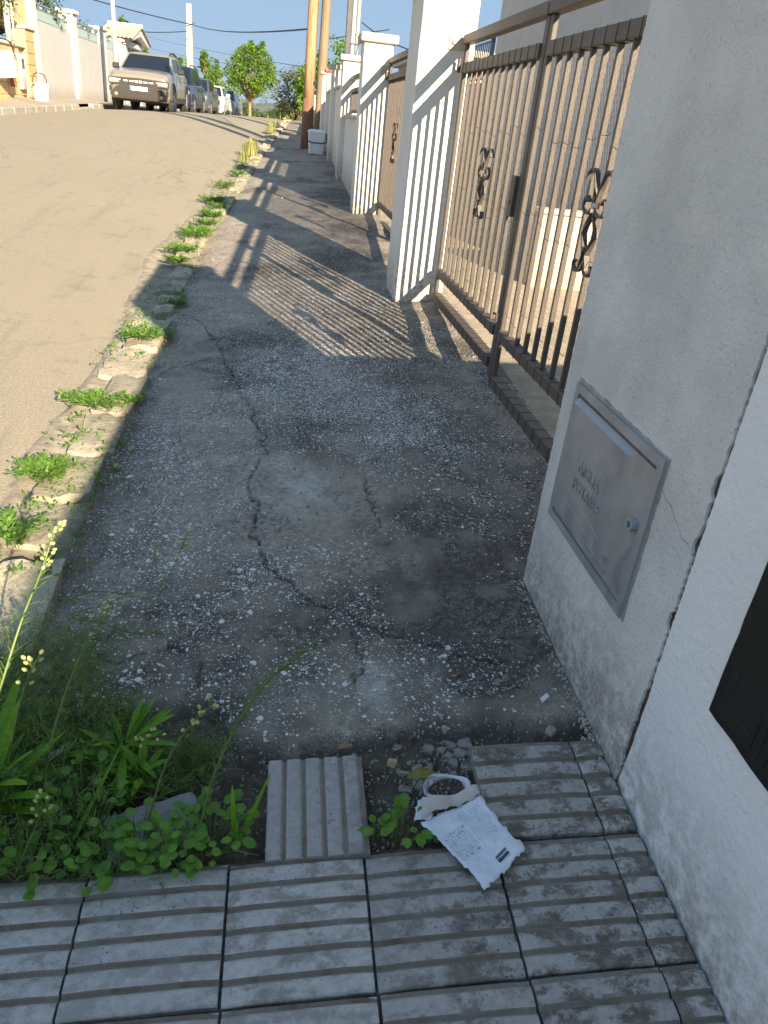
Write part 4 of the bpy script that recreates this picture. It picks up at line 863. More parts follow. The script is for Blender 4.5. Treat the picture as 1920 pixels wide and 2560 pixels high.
def car(loc, rz, label, P, L=4.34, W=1.80, H=1.64, hood=1.02, belt=1.08, cowl=1.25, roof0=2.05, roof1=3.75, tail=4.20, wheel=.345, gh=.66, nose=.42, clad=None, suv=False, rails=False, fw=.86, rw=3.52):
    r = empty('parked_car', loc, rz, label, 'car', 'cars parked along the left kerb')
    w = W/2
    def sec(y, hw, z0, z1, c=.13, n=4, crown=.03):
        pts = [(-hw*.93, z0), (hw*.93, z0), (hw, z0+.12), (hw*1.005, (z0+z1)*.5), (hw-c*.25, z1-c*.6), (hw-c, z1-.012), (hw*.45, z1+crown*.8), (0, z1+crown), (-hw*.45, z1+crown*.8), (-(hw-c), z1-.012), (-(hw-c*.25), z1-c*.6), (-hw*1.005, (z0+z1)*.5), (-hw, z0+.12)]
        return [(x, y, z) for x,z in pts]
    gc = .22 if not suv else .27
    body = [sec(0.03, w*.80, gc+.10, hood-.26, .10, crown=.0), sec(.07, w*.90, gc+.03, hood-.14, .10, crown=.01), sec(.20, w*.965, gc, hood-.045, .12), sec(.55, w*.985, gc, hood+.005, .13), sec(cowl-.05, w*.99, gc, hood+.055, .14),
            sec(cowl+.25, w, gc, belt, .10), sec(2.2, w, gc, belt+.01, .10), sec(rw, w, gc, belt+.03, .10), sec(L-.25, w*.97, gc, belt+.02, .12), sec(L-.03, w*.88, gc+.14, belt-.12, .12)]
    MB().loft(body).build('body', P, r, smooth=False)
    def gsec(y, hw, z): return [(-hw, y, z), (hw, y, z)]
    gw0, gw1 = w*.90, gh
    def top(y, hw, z, cr=.035): return [(-hw, y, z-.03), (-hw*.86, y, z), (0, y, z+cr), (hw*.86, y, z), (hw, y, z-.03)]
    # greenhouse shell: bottom ring to roof ring
    bot = [(-gw0, cowl, hood+.03), (gw0, cowl, hood+.03), (gw0, 2.4, belt-.01), (gw0*.97, tail, belt-.01), (-gw0*.97, tail, belt-.01), (-gw0, 2.4, belt-.01)]
    mid = [(-gw1, roof0, H-.05), (gw1, roof0, H-.05), (gw1*1.02, (roof0+roof1)/2, H-.02), (gw1*.96, roof1, H-.08), (-gw1*.96, roof1, H-.08), (-gw1*1.02, (roof0+roof1)/2, H-.02)]
    crn = [(-gw1*.72, roof0+.10, H-.008), (gw1*.72, roof0+.10, H-.008), (gw1*.74, (roof0+roof1)/2, H+.012), (gw1*.7, roof1-.08, H-.03), (-gw1*.7, roof1-.08, H-.03), (-gw1*.74, (roof0+roof1)/2, H+.012)]
    MB().loft([bot, mid, crn]).build('cabin', P, r)
    # glass panes sit 6 mm proud of the shell
    def lerp(a, b, k): return tuple(a[i]+(b[i]-a[i])*k for i in range(3))
    def pane(name, a, b, c_, d, k0, k1, u0, u1, off, mat=MAT_GLASS):
        """a,b bottom corners; d,c top corners"""
        lo0, lo1, hi0, hi1 = lerp(a,d,k0), lerp(b,c_,k0), lerp(a,d,k1), lerp(b,c_,k1)
        q = [lerp(lo0,lo1,u0), lerp(lo0,lo1,u1), lerp(hi0,hi1,u1), lerp(hi0,hi1,u0)]
        n_ = (Vector(q[1])-Vector(q[0])).cross(Vector(q[3])-Vector(q[0])).normalized()*off
        f = [tuple(Vector(p)+n_) for p in q]; bk = [tuple(Vector(p)-n_*.2) for p in q]
        return MB().loft([bk, f]).build(name, mat, r)
    ws_ = pane('windscreen', bot[0], bot[1], mid[1], mid[0], .07, .93, .045, .955, .008)
    for (i, j, s_) in ((1,2,1),(5,0,1)):
        a, b = (bot[1], bot[2]) if i == 1 else (bot[5], bot[0]); d, c_ = (mid[1], mid[2]) if i == 1 else (mid[5], mid[0])
        pane('front_side_window', a, b, c_, d, .10, .86, (.16 if i == 1 else .04), (.96 if i == 1 else .84), .006)
    for i in (2, 4):
        a, b = (bot[2], bot[3]) if i == 2 else (bot[4], bot[5]); d, c_ = (mid[2], mid[3]) if i == 2 else (mid[4], mid[5])
        pane('rear_side_window', a, b, c_, d, .10, .86, (.04 if i == 2 else .10), (.90 if i == 2 else .96), .006)
    pane('rear_window', bot[3], bot[4], mid[4], mid[3], .15, .88, .08, .92, .006)
    # wheels
    n = 22
    for sx in (-1, 1):
        for y in (fw, rw):
            x1 = sx*(w+.005); x0 = sx*(w-.21)
            ty = MB().loft([[(x, y+rr_*math.cos(2*math.pi*k/n), wheel+rr_*math.sin(2*math.pi*k/n)) for k in range(n)] for x,rr_ in ((x0,wheel*.86),(x0+sx*.02,wheel*.985),(x0+sx*.06,wheel),(x1-sx*.05,wheel),(x1-sx*.012,wheel*.97),(x1,wheel*.84),(x1-sx*.02,wheel*.70))]).build('wheel', MAT_TYRE, r)
            m = MB().loft([[(x, y+rr_*math.cos(2*math.pi*k/n), wheel+rr_*math.sin(2*math.pi*k/n)) for k in range(n)] for x,rr_ in ((x1-sx*.03,wheel*.68),(x1-sx*.012,wheel*.68),(x1-sx*.012,wheel*.60),(x1-sx*.05,wheel*.58))], caps=False)
            for k in range(5):
                an = 2*math.pi*k/5; m.tube([(x1-sx*.02, y, wheel), (x1-sx*.016, y+wheel*.62*math.cos(an), wheel+wheel*.62*math.sin(an))], [.05,.035], 5)
            m.build('rim', MAT_RIM, ty)
            # arch lip
            ar = MB(); K = 13; o1 = wheel*1.33; i1 = wheel*1.10
            ar.loft([[(sx*(w-.03), y+i1*math.cos(math.pi*k/(K-1)), wheel+i1*math.sin(math.pi*k/(K-1))), (sx*(w+.022), y+i1*math.cos(math.pi*k/(K-1)), wheel+i1*math.sin(math.pi*k/(K-1))), (sx*(w+.022), y+o1*math.cos(math.pi*k/(K-1)), wheel+o1*math.sin(math.pi*k/(K-1))), (sx*(w-.03), y+o1*math.cos(math.pi*k/(K-1)), wheel+o1*math.sin(math.pi*k/(K-1)))] for k in range(K)])
            ar.build('wheel_arch', clad or P, r)
            MB().loft([[(sx*(w-.12), y+i1*1.06*math.cos(2*math.pi*k/n), wheel+i1*1.06*math.sin(2*math.pi*k/n)) for k in range(n)], [(sx*(w+.008), y+i1*1.06*math.cos(2*math.pi*k/n), wheel+i1*1.06*math.sin(2*math.pi*k/n)) for k in range(n)]]).build('wheel_well', MAT_TRIM, r)
    # sills, mirrors, door lines
    for sx in (-1, 1):
        xs_ = sorted((sx*(w-.05), sx*(w+.018))); MB().bbox(xs_[0], xs_[1], fw+.45, rw-.45, gc+.0, gc+.17, .02).build('sill', clad or MAT_TRIM, r)
        xm = sorted((sx*(w+.0), sx*(w+.20))); MB().bbox(xm[0], xm[1], cowl+.42, cowl+.56, belt-.01, belt+.15, .035).build('wing_mirror', clad if suv else P, r)
        xh = sorted((sx*(w+.002), sx*(w+.03)))
        for y in (2.25, 3.15): MB().bbox(xh[0], xh[1], y, y+.17, belt-.17, belt-.135, .006).build('door_handle', P, r)
        for y in (1.48, 2.42, 3.30):
            xl = sorted((sx*(w-.01), sx*(w+.0065))); MB().box(xl[0], xl[1], y, y+.012, gc+.2, belt-.06).build('door_gap', MAT_TRIM, r)
    if rails:
        for sx in (-1, 1): MB().tube([(sx*gw1*.93, roof0+.05, H-.02), (sx*gw1*.93, roof0+.18, H+.045), (sx*gw1*.95, (roof0+roof1)/2, H+.06), (sx*gw1*.90, roof1-.2, H+.03), (sx*gw1*.9, roof1-.05, H-.05)], .024, 6).build('roof_rail', MAT_TRIM, r)
    MB().box(-w*.8, w*.8, .3, L-.3, gc-.05, gc+.02).build('underbody', MAT_TRIM, r)
    return r
def zroad(x, y): return float(zr(x, y))+(float(fbm(x*.9, y*.5, 4, 31))-.5)*.035
# 1. beige off-roader
PB = paint('beige_paint', (.205,.187,.152))
Yc, Xc = 26.35, -4.22
d = car((Xc, Yc, zroad(Xc, Yc+2)-.005), rad(-1.8), 'beige compact off-roader nearest on the left, lit front grille and white plate', PB, suv=True, rails=True, clad=MAT_CLAD, H=1.62, hood=1.06, belt=1.10, wheel=.355, gh=.66, W=1.80)
d.rotation_euler = (rad(.3), 0, rad(-1.8))
B = lambda m, n, mat, par=d, **k: m.build(n, mat, par, **k)
B(MB().prism([(-.86,.645),(.86,.645),(.88,.78),(.86,.835),(0,.86),(-.86,.835),(-.88,.78)], -.002, .10, 'y'), 'grille_band', MAT_TRIM)
B(MB().prism([(-.80,.30),(.80,.30),(.83,.42),(.66,.60),(.55,.625),(-.55,.625),(-.66,.60),(-.83,.42)], -.015, .14, 'y'), 'bumper_cladding', MAT_CLAD)
B(MB().prism([(-.46,.335),(.46,.335),(.54,.43),(.46,.515),(-.46,.515),(-.54,.43)], -.024, -.0155, 'y'), 'lower_grille', MAT_TRIM)
for k in range(4): B(MB().box(-.46,.46,-.030,-.0245,.352+.042*k,.366+.042*k), 'grille_slat', MAT_CLAD)
for s_ in (-1, 1):
    B(MB().prism([(s_*.56,.70),(s_*.83,.685),(s_*.865,.76),(s_*.83,.815),(s_*.56,.79)], -.010, .06, 'y'), 'headlight', MAT_LAMPG)
    B(MB().prism([(s_*.52,.765),(s_*.80,.775),(s_*.80,.800),(s_*.52,.790)], -.018, -.011, 'y'), 'daylight_strip', MAT_WHITE)
    B(MB().loft([[(s_*.66+.05*math.cos(2*math.pi*k/12), y, .40+.05*math.sin(2*math.pi*k/12)) for k in range(12)] for y in (-.026,-.0152)]), 'fog_lamp', MAT_LAMPG)
    B(MB().bbox(s_*.83-.03, s_*.83+.03, -.0, .08, .46, .60, .01), 'air_slot', MAT_TRIM)
    for x in (.20, .37): B(MB().box(s_*x-.062, s_*x+.062, -.012, -.003, .748, .778), 'grille_bar', MAT_WHITE)
    # emblem: two linked C shapes
    B(MB().prism([(s_*.01,.735),(s_*.10,.735),(s_*.115,.75),(s_*.045,.75),(s_*.04,.763),(s_*.045,.776),(s_*.115,.776),(s_*.10,.791),(s_*.01,.791),(s_*.028,.763)], -.014, -.003, 'y'), 'emblem', MAT_WHITE)
B(MB().bbox(-.26,.26,-.040,-.026,.525,.635,.004), 'number_plate', MAT_WHITE); pl = d.children[-1] if False else [o for o in d.children if o.name.startswith('number_plate')][0]
B(MB().box(-.255,-.215,-.0425,-.0405,.530,.630), 'plate_band', MAT_BLUEP, pl)
me = text_mesh('0304 NDV', .105, .001); xs = [v.co.x for v in me.vertices]; k_ = .43/(max(xs)-min(xs))
for v in me.vertices: v.co = Vector((v.co.x*k_+.022, -.0425-v.co.z, v.co.y+.58))
link('plate_text', me, pl, (0,0,0), MAT_INK)
B(MB().prism([(-.62,1.0),(.62,1.0),(.55,1.09),(-.55,1.09)], .40, .42, 'y'), 'bonnet_ridge', PB) if False else None
B(MB().box(-.14,.18,2.35,2.40,1.22,1.38), 'headrest', MAT_TAN) if False else None
# 2. navy people carrier
def face(o, w, hood, lamp_z=.72, lamp_mat=MAT_LAMPG, P=None, lamp=((.48,.60),(.80,.62),(.86,.74),(.80,.80),(.60,.77),(.48,.66)), bump=True):
    for s_ in (-1, 1):
        MB().prism([(s_*a*w/.9, b) for a,b in lamp], .005, .22, 'y').build('headlight', lamp_mat, o)
        MB().loft([[(s_*w*.66+.05*math.cos(2*math.pi*k/10), y, .36+.05*math.sin(2*math.pi*k/10)) for k in range(10)] for y in (.02,.08)]).build('fog_lamp', MAT_LAMPG, o)
    MB().prism([(-w*.45,.56),(w*.45,.56),(w*.50,.64),(-w*.50,.64)], .012, .10, 'y').build('grille', MAT_TRIM, o)
    MB().prism([(-w*.55,.27),(w*.55,.27),(w*.62,.40),(-w*.62,.40)], .006, .10, 'y').build('lower_intake', MAT_TRIM, o)
    p_ = MB().bbox(-.26,.26,-.012,.006,.44,.55,.004).build('number_plate', MAT_WHITE, o); MB().box(-.255,-.215,-.0145,-.0125,.445,.545).build('plate_band', MAT_BLUEP, p_)
PN = paint('navy_paint', (.008,.012,.034))
x, y = -4.18, 32.3
c_ = car((x, y, zroad(x, y+2)), rad(-2.5), 'navy people carrier parked behind the beige off-roader', PN, L=4.35, W=1.76, H=1.63, hood=.98, belt=1.02, cowl=1.0, roof0=1.85, roof1=3.8, wheel=.31, gh=.63, rails=True)
face(c_, .88, .98)
PG = paint('graphite_paint', (.085,.09,.095), .3, .3); x, y = -3.98, 37.6
c_ = car((x, y, zroad(x, y+2)), rad(-3), 'graphite grey hatchback between the navy and the white car', PG, L=4.2, W=1.74, H=1.50, hood=.92, belt=.98, cowl=1.05, roof0=1.95, roof1=3.6, wheel=.31, gh=.60); face(c_, .87, .92)
PW = paint('white_paint', (.62,.62,.60)); x, y = -3.82, 43.8
c_ = car((x, y, zroad(x, y+2)), rad(-3.5), 'white hatchback with large swept headlights, fourth in the row', PW, L=4.3, W=1.80, H=1.47, hood=.92, belt=.98, cowl=1.1, roof0=1.95, roof1=3.7, wheel=.32, gh=.60)
face(c_, .90, .92, lamp=((.40,.62),(.78,.62),(.88,.80),(.80,.84),(.56,.78),(.40,.68)))
PS = paint('bronze_grey_paint', (.25,.225,.185), .3, .3); x, y = -3.55, 50.6
c_ = car((x, y, zroad(x, y+2)), rad(-4), 'bronze grey estate with roof bars, last car before the round tree', PS, L=4.5, W=1.80, H=1.60, hood=.98, belt=1.04, cowl=1.05, roof0=1.95, roof1=4.0, tail=4.35, wheel=.32, gh=.63, rails=True); face(c_, .90, .98)
# ================================================================ vegetation and small things
def leafmat(name, c1, c2, trans=.35, rough=.5, scale=9):
    m = bpy.data.materials.new(name); m.use_nodes = True; t = m.node_tree; b = t.nodes['Principled BSDF']; out = t.nodes['Material Output']
    tc = t.nodes.new('ShaderNodeTexCoord'); nz = t.nodes.new('ShaderNodeTexNoise'); nz.inputs['Scale'].default_value = scale; nz.inputs['Detail'].default_value = 3
    mr = t.nodes.new('ShaderNodeMapRange'); mr.inputs[1].default_value = .35; mr.inputs[2].default_value = .65
    mx = t.nodes.new('ShaderNodeMix'); mx.data_type = 'RGBA'; mx.inputs[6].default_value = (*c1,1); mx.inputs[7].default_value = (*c2,1)
    t.links.new(tc.outputs['Object'], nz.inputs['Vector']); t.links.new(nz.outputs['Fac'], mr.inputs[0]); t.links.new(mr.outputs[0], mx.inputs[0])
    t.links.new(mx.outputs[2], b.inputs['Base Color']); b.inputs['Roughness'].default_value = rough; b.inputs['Specular IOR Level'].default_value = .35
    tr = t.nodes.new('ShaderNodeBsdfTranslucent'); hs = t.nodes.new('ShaderNodeHueSaturation'); hs.inputs['Value'].default_value = 1.5; hs.inputs['Saturation'].default_value = 1.1
    t.links.new(mx.outputs[2], hs.inputs['Color']); t.links.new(hs.outputs[0], tr.inputs['Color'])
    ms = t.nodes.new('ShaderNodeMixShader'); ms.inputs[0].default_value = trans; t.links.new(b.outputs[0], ms.inputs[1]); t.links.new(tr.outputs[0], ms.inputs[2]); t.links.new(ms.outputs[0], out.inputs['Surface']); return m
ML_TREE = leafmat('mulberry_leaf', (.095,.185,.025), (.17,.28,.04), .45, scale=2.5); ML_DARK = leafmat('dark_foliage', (.040,.080,.020), (.075,.125,.032), .3, scale=1.5)
ML_OLIVE = leafmat('olive_foliage', (.105,.125,.050), (.165,.175,.075), .3, scale=1.5); ML_YEL = leafmat('yellow_green_foliage', (.27,.29,.09), (.36,.36,.14), .35, scale=1.5)
ML_PURS = leafmat('purslane_leaf', (.085,.19,.028), (.145,.27,.045), .3, scale=30); ML_WEED = leafmat('weed_leaf', (.105,.235,.035), (.18,.34,.055), .4, scale=25)
ML_BRIGHT = leafmat('bright_weed_leaf', (.12,.28,.02), (.19,.37,.04), .4, scale=25); ML_FEATH = leafmat('feathery_leaf', (.10,.175,.05), (.17,.26,.075), .35, scale=25)
ML_BUD = leafmat('bud', (.46,.50,.17), (.58,.58,.27), .2, scale=60); ML_STEM = leafmat('stem', (.12,.19,.05), (.17,.23,.07), .1, scale=20); ML_DRY = leafmat('dry_stalk', (.20,.15,.085), (.30,.24,.15), .15, scale=30)
ML_FLUFF = leafmat('seed_head', (.50,.46,.36), (.60,.56,.46), .3, scale=60); MAT_BARK = surf('bark', (.20,.145,.09), (.30,.22,.14), 6, .9, .8, 30, .02)
class LV:
    """leaf soup: many small bent leaves in one mesh"""
    def __init__(s): s.V = []; s.F = []
    def leaf(s, p, d, n, L, W, fold=.25, shape=((.0,.10),(.30,.85),(.62,1.0),(.88,.55)), curl=.0):
        p = Vector(p); d = Vector(d).normalized(); n = Vector(n); side = d.cross(n)
        if side.length < .02: side = d.cross(Vector((.3,.9,.2)))
        side.normalize(); n = side.cross(d).normalized(); i = len(s.V); k = 0
        s.V.append(tuple(p)); 
        for u,w in shape:
            c = p+d*L*u-n*(curl*L*u*u); s.V += [tuple(c+side*W*.5*w+n*W*fold*w*.5), tuple(c), tuple(c-side*W*.5*w+n*W*fold*w*.5)]
        s.V.append(tuple(p+d*L-n*curl*L)); m = len(shape)
        s.F += [(i,i+1,i+2),(i,i+2,i+3)]
        for j in range(m-1):
            a = i+1+3*j; s.F += [(a,a+3,a+4,a+1),(a+1,a+4,a+5,a+2)]
        a = i+1+3*(m-1); e = i+1+3*m; s.F += [(a,e,a+1),(a+1,e,a+2)]
    def quad(s, p, d, n, L, W):
        p = Vector(p); d = Vector(d).normalized(); side = d.cross(Vector(n)); 
        if side.length < .02: side = d.cross(Vector((.3,.9,.2)))
        side.normalize(); nn = side.cross(d); i = len(s.V)
        s.V += [tuple(p), tuple(p+d*L*.45+side*W*.5+nn*W*.12), tuple(p+d*L), tuple(p+d*L*.45-side*W*.5+nn*W*.12)]; s.F += [(i,i+1,i+2),(i,i+2,i+3)]
    def build(s, name, mat, parent=None, loc=(0,0,0), kind=None):
        me = bpy.data.meshes.new(name); me.from_pydata(s.V, [], s.F); me.update(); o = link(name, me, parent, loc, mat)
        return tag(o, kind=kind) if kind else o
def rdir(r, zlo=-1, zhi=1):
    z = r.uniform(zlo, zhi); a = r.uniform(0, 2*math.pi); q = math.sqrt(max(0, 1-z*z)); return Vector((q*math.cos(a), q*math.sin(a), z))
# ---- trees
def tree(loc, trunk, R, H, nclump, nleaf, L, mat, label, seed, trunk_r=.07, group=None, cat='tree', shoots=0, name='leafy_tree', leaf_w=.75, droop=.35):
    r = random.Random(seed); root = empty(name, loc, 0, label, cat, group); m = MB(); lv = LV()
    top = trunk+H*.5; m.tube([(0,0,-.3),(0.01,0,trunk*.5),(0,.01,trunk)], [trunk_r*1.25,trunk_r,trunk_r*.85], 9)
    clumps = []
    for k in range(nclump):
        d = rdir(r, -.75, 1.0); f = r.uniform(.45, 1.0)**.6
        c = Vector((d.x*R*f, d.y*R*f, trunk+H*.5+d.z*H*.5*f)); clumps.append((c, r.uniform(.20,.36)*min(R,H*.6)))
    for k in range(shoots):
        a = r.uniform(0, 6.28); q = r.uniform(.1,.8)*R; hgt = trunk+H*r.uniform(.95,1.16)
        for j in range(3): clumps.append((Vector((q*math.cos(a), q*math.sin(a), hgt-.09*H*j)), .09*R))
    for c, cr_ in clumps[::2]:
        mid = Vector((c.x*.45, c.y*.45, trunk+(c.z-trunk)*.35)); m.tube([(0,0,trunk*.92), tuple(mid), tuple(c)], [trunk_r*.5,trunk_r*.3,trunk_r*.1], 5)
    for k in range(nleaf):
        c, cr_ = clumps[k % len(clumps)]; o = rdir(r); p = c+Vector((o.x,o.y,o.z))*cr_*r.random()**.4
        d = (Vector((o.x,o.y,o.z*.5-droop))+rdir(r)*.7); n = Vector((0,0,1))+rdir(r)*.9
        s_ = r.uniform(.6,1.15); lv.quad(p, d, n, L*s_, L*leaf_w*s_)
    m.build('trunk', MAT_BARK, root); lv.build('crown', mat, root); return root
tree((-1.66, 47.0, .35), 1.55, 1.28, 2.35, 80, 6500, .15, ML_TREE, 'round bright green mulberry tree standing alone beyond the parked cars', 3, .085, 'street trees', shoots=6)
tree((-4.7, 58, .2), 1.5, 1.0, 2.3, 40, 2800, .16, ML_TREE, 'green mulberry tree right of the concrete pole above the cars', 5, .09, 'street trees', shoots=7)
tree((-6.7, 60.5, .2), 1.4, 1.0, 2.2, 34, 2200, .16, ML_TREE, 'green mulberry tree left of the concrete pole', 6, .09, 'street trees', shoots=5)
tree((-7.9, 48.0, .8), 2.2, .8, 1.7, 24, 1100, .2, ML_TREE, 'leafy green tree top rising behind the tiled gateway', 8, .07, 'street trees', shoots=4)
tree((.55, 30.0, .95), .30, .75, 1.6, 46, 3400, .085, ML_OLIVE, 'dry olive-green shrub left of the wooden pole', 11, .04, None, 'shrub', name='shrub')
tree((.98, 27.5, .95), .5, .50, 1.75, 30, 1500, .14, ML_TREE, 'bright green leafy shrub half hidden by the wooden pole', 12, .04, None, 'shrub', shoots=3, name='shrub')
tree((1.95, 30, .9), .8, .8, 2.3, 30, 1300, .13, ML_TREE, 'green tree behind the thin steel mast', 13, .05, 'street trees')
for k,(x,y,w,h,m_,lab) in enumerate([(-3.6,72,2.1,2.3,ML_OLIVE,'olive bush at road level directly behind the last parked car'),(-1.1,78,1.7,1.9,ML_OLIVE,'olive bush right of the lone mulberry trunk'),(-2.4,66,1.3,1.7,ML_DARK,'dark bush behind the lone mulberry trunk'),(.2,62,1.1,1.7,ML_DARK,'dark green bush left of the dry shrub'),(.9,50,.7,1.0,ML_YEL,'yellow-green low bush in front of the dark bush'),(-.55,66,.7,1.1,ML_YEL,'small yellow-green bush in the gap below the hills'),(2.2,58,1.5,2.6,ML_OLIVE,'olive bush hidden behind the poles')]):
    z = float(np.interp(y, *LZ)); tree((x, y, z-.55), .2, w, h, 40, 1700, .17, m_, lab, 40+k, .05, 'bushes beyond the crest', 'bush', name='bush')
tree((-8.9, 28.6, 1.6), 1.2, 1.9, 2.5, 70, 6000, .10, ML_DARK, 'dense dark evergreen rising behind the first white wall bay', 21, .12, None)
tree((-8.6, 34.2, 1.3), .8, 1.5, 1.95, 50, 3600, .10, ML_OLIVE, 'feathery olive hedge behind the second white wall bay', 22, .08, None, 'hedge', name='hedge')
tree((-7.55, 23.6, 2.4), .15, .85, 2.1, 44, 3200, .09, ML_DARK, 'dark clipped bush overhanging the limestone wall', 23, .05, None, 'bush', name='bush')
tree((-7.3, 21.6, 2.3), .2, .8, 1.5, 30, 1800, .09, ML_TREE, 'lighter green bush at the far left edge above the limestone wall', 24, .05, None, 'bush', name='bush')
pole('marker_stake', .02, 40, 1.0, 2.15, .022, .02, MAT_OLDT, 'thin wooden stake in front of the dry shrub', 'stake', 6)
# ---- purslane and other clumps along the kerb
def ground_z(x, y): return float(zs(x, y)) if x > float(kx(y))-.02 else (float(zr(x, y))+.035 if x < float(kx(y))-.24 else float(zs(x, y))+.025)
def purslane(x, y, rx, ry, n, label, seed, L=.020, h=.05):
    r = random.Random(seed); root = empty('purslane_clump', (x, y, ground_z(x, y)), 0, label, 'weed', 'purslane clumps along the kerb'); lv = LV(); m = MB()
    for k in range(max(6, n//16)):
        a = r.uniform(0, 6.28); q = r.uniform(.5,1); p1 = Vector((rx*q*math.cos(a), ry*q*math.sin(a), r.uniform(.2,1)*h))
        m.tube([(p1.x*.1,p1.y*.1,0), tuple(p1*.5+Vector((0,0,.012))), tuple(p1)], .0018, 4)
        for j in range(16):
            t_ = .25+.75*r.random(); p = Vector((p1.x*t_, p1.y*t_, p1.z*t_+.010))+Vector((r.uniform(-1,1), r.uniform(-1,1), r.uniform(-.3,.6)))*.018
            d = Vector((math.cos(a+r.uniform(-1.6,1.6)), math.sin(a+r.uniform(-1.6,1.6)), r.uniform(.05,.9))); s_ = r.uniform(.6,1.2)
            lv.leaf(p, d, (0,0,1), L*s_, L*.55*s_, .2, ((.15,.45),(.55,.95),(.85,.75)), .1)
    m.build('stems', ML_STEM, root); lv.build('leaves', ML_PURS, root)
for k,(x,y,rx,ry,n,lab) in enumerate([
  (-.93,2.48,.09,.13,330,'purslane clump lowest on the left kerb, at the left edge of the picture'),
  (-.93,2.93,.11,.10,420,'purslane clump beside the buff soil between the two nearest long kerb stones'),
  (-.88,3.66,.14,.07,420,'purslane clump spreading between kerb stones above the long sunlit stone'),
  (-.69,3.72,.07,.06,160,'shaded end of the purslane row inside the kerb'),
  (-.81,4.72,.11,.12,440,'bright purslane clump at the tip of the road shadow'),
  (-.70,4.82,.06,.09,170,'dim purslane sprig in the shade on the pavement side of the bright clump'),
  (-.69,5.55,.07,.07,170,'small shaded purslane tuft amid broken kerb stones'),
  (-.84,7.15,.14,.16,360,'purslane tuft just above the round kerb stone'),
  (-.80,7.95,.15,.28,560,'large sunlit purslane carpet over the kerb'),
  (-.72,9.0,.13,.14,300,'purslane tuft above the large carpet on the kerb'),
  (-.80,10.0,.16,.18,320,'purslane tuft at the shadow of the second pillar'),
  (-.75,11.3,.15,.2,300,'purslane tuft midway along the kerb'),
  (-.62,12.6,.14,.25,260,'distant purslane tuft on the kerb before the tall grass'),
  (-.75,8.5,.10,.16,260,'purslane patch joining the large sunlit carpet on its far side'),
  (-.70,9.55,.08,.14,180,'purslane sprig on the pavement side between two kerb tufts'),
  (-.84,6.75,.10,.10,200,'purslane tuft in the road shadow below the round kerb stone'),
  (-.60,13.5,.12,.2,200,'purslane patch beside the short grass tuft')]):
    purslane(x, y, rx*1.35, ry*1.35, int(n*1.5), lab, 60+k, .022 if y < 6 else .030, .05 if y < 6 else .06)
def grass_tuft(x, y, n, h, spread, label, seed, mat=ML_YEL):
    r = random.Random(seed); root = empty('grass_tuft', (x, y, ground_z(x, y)), 0, label, 'grass', 'grass tufts along the kerb'); lv = LV()
    for k in range(n):
        a = r.uniform(0, 6.28); q = spread*r.random(); p = Vector((q*math.cos(a), q*math.sin(a), 0)); d = Vector((math.cos(a)*r.uniform(.1,.6), math.sin(a)*r.uniform(.1,.6), 1))
        lv.leaf(p, d, (math.cos(a),math.sin(a),.3), h*r.uniform(.5,1.1), .007*h/.2, .1, ((.1,.8),(.5,1.0),(.8,.6)), r.uniform(.1,.6))
    lv.build('blades', mat, root)
grass_tuft(-.52, 15.4, 190, .30, .16, 'tall pale grass tuft on the kerb before the wooden pole', 81, ML_YEL); grass_tuft(-.60, 14.3, 90, .20, .14, 'short grass tuft just below the tall pale tuft', 82)
grass_tuft(-.22, 20.6, 90, .28, .12, 'small grass tuft on the far kerb beyond the cable shadow', 83); grass_tuft(-.1, 22.8, 70, .2, .12, 'last grass tuft at the crest of the kerb', 84)
for k,(x,y) in enumerate([(-6.85,20.5),(-6.9,22.0)]): grass_tuft(x, y, 120, .22, .5, ['dry grass strip at the foot of the limestone wall, left edge','dry grass strip below the hanging caddy'][k], 90+k, ML_YEL)
r = random.Random(515); lv = LV()
for k in range(1500):
    y = 2.2+12.5*r.random()**1.4; n_ = float(fbm(y*1.3, 2.2, 3, 61))
    if r.random() > (n_-.30)*2.6: continue
    x = float(kx(y))-r.choice([.0,.02,.22,.25,.12])+r.gauss(0,.035); z = ground_z(x, y)
    for j in range(r.randint(2,6)):
        d = rdir(r, .1, .9); L_ = r.uniform(.010,.024); lv.leaf((x+r.gauss(0,.012), y+r.gauss(0,.012), z+r.uniform(0,.012)), d, (0,0,1), L_, L_*.5, .2, ((.2,.6),(.6,1.0)))
tag(lv.build('kerb_weeds', ML_PURS, kind='stuff'), 'small sprigs of green growing in the joints of the kerb', 'weeds')
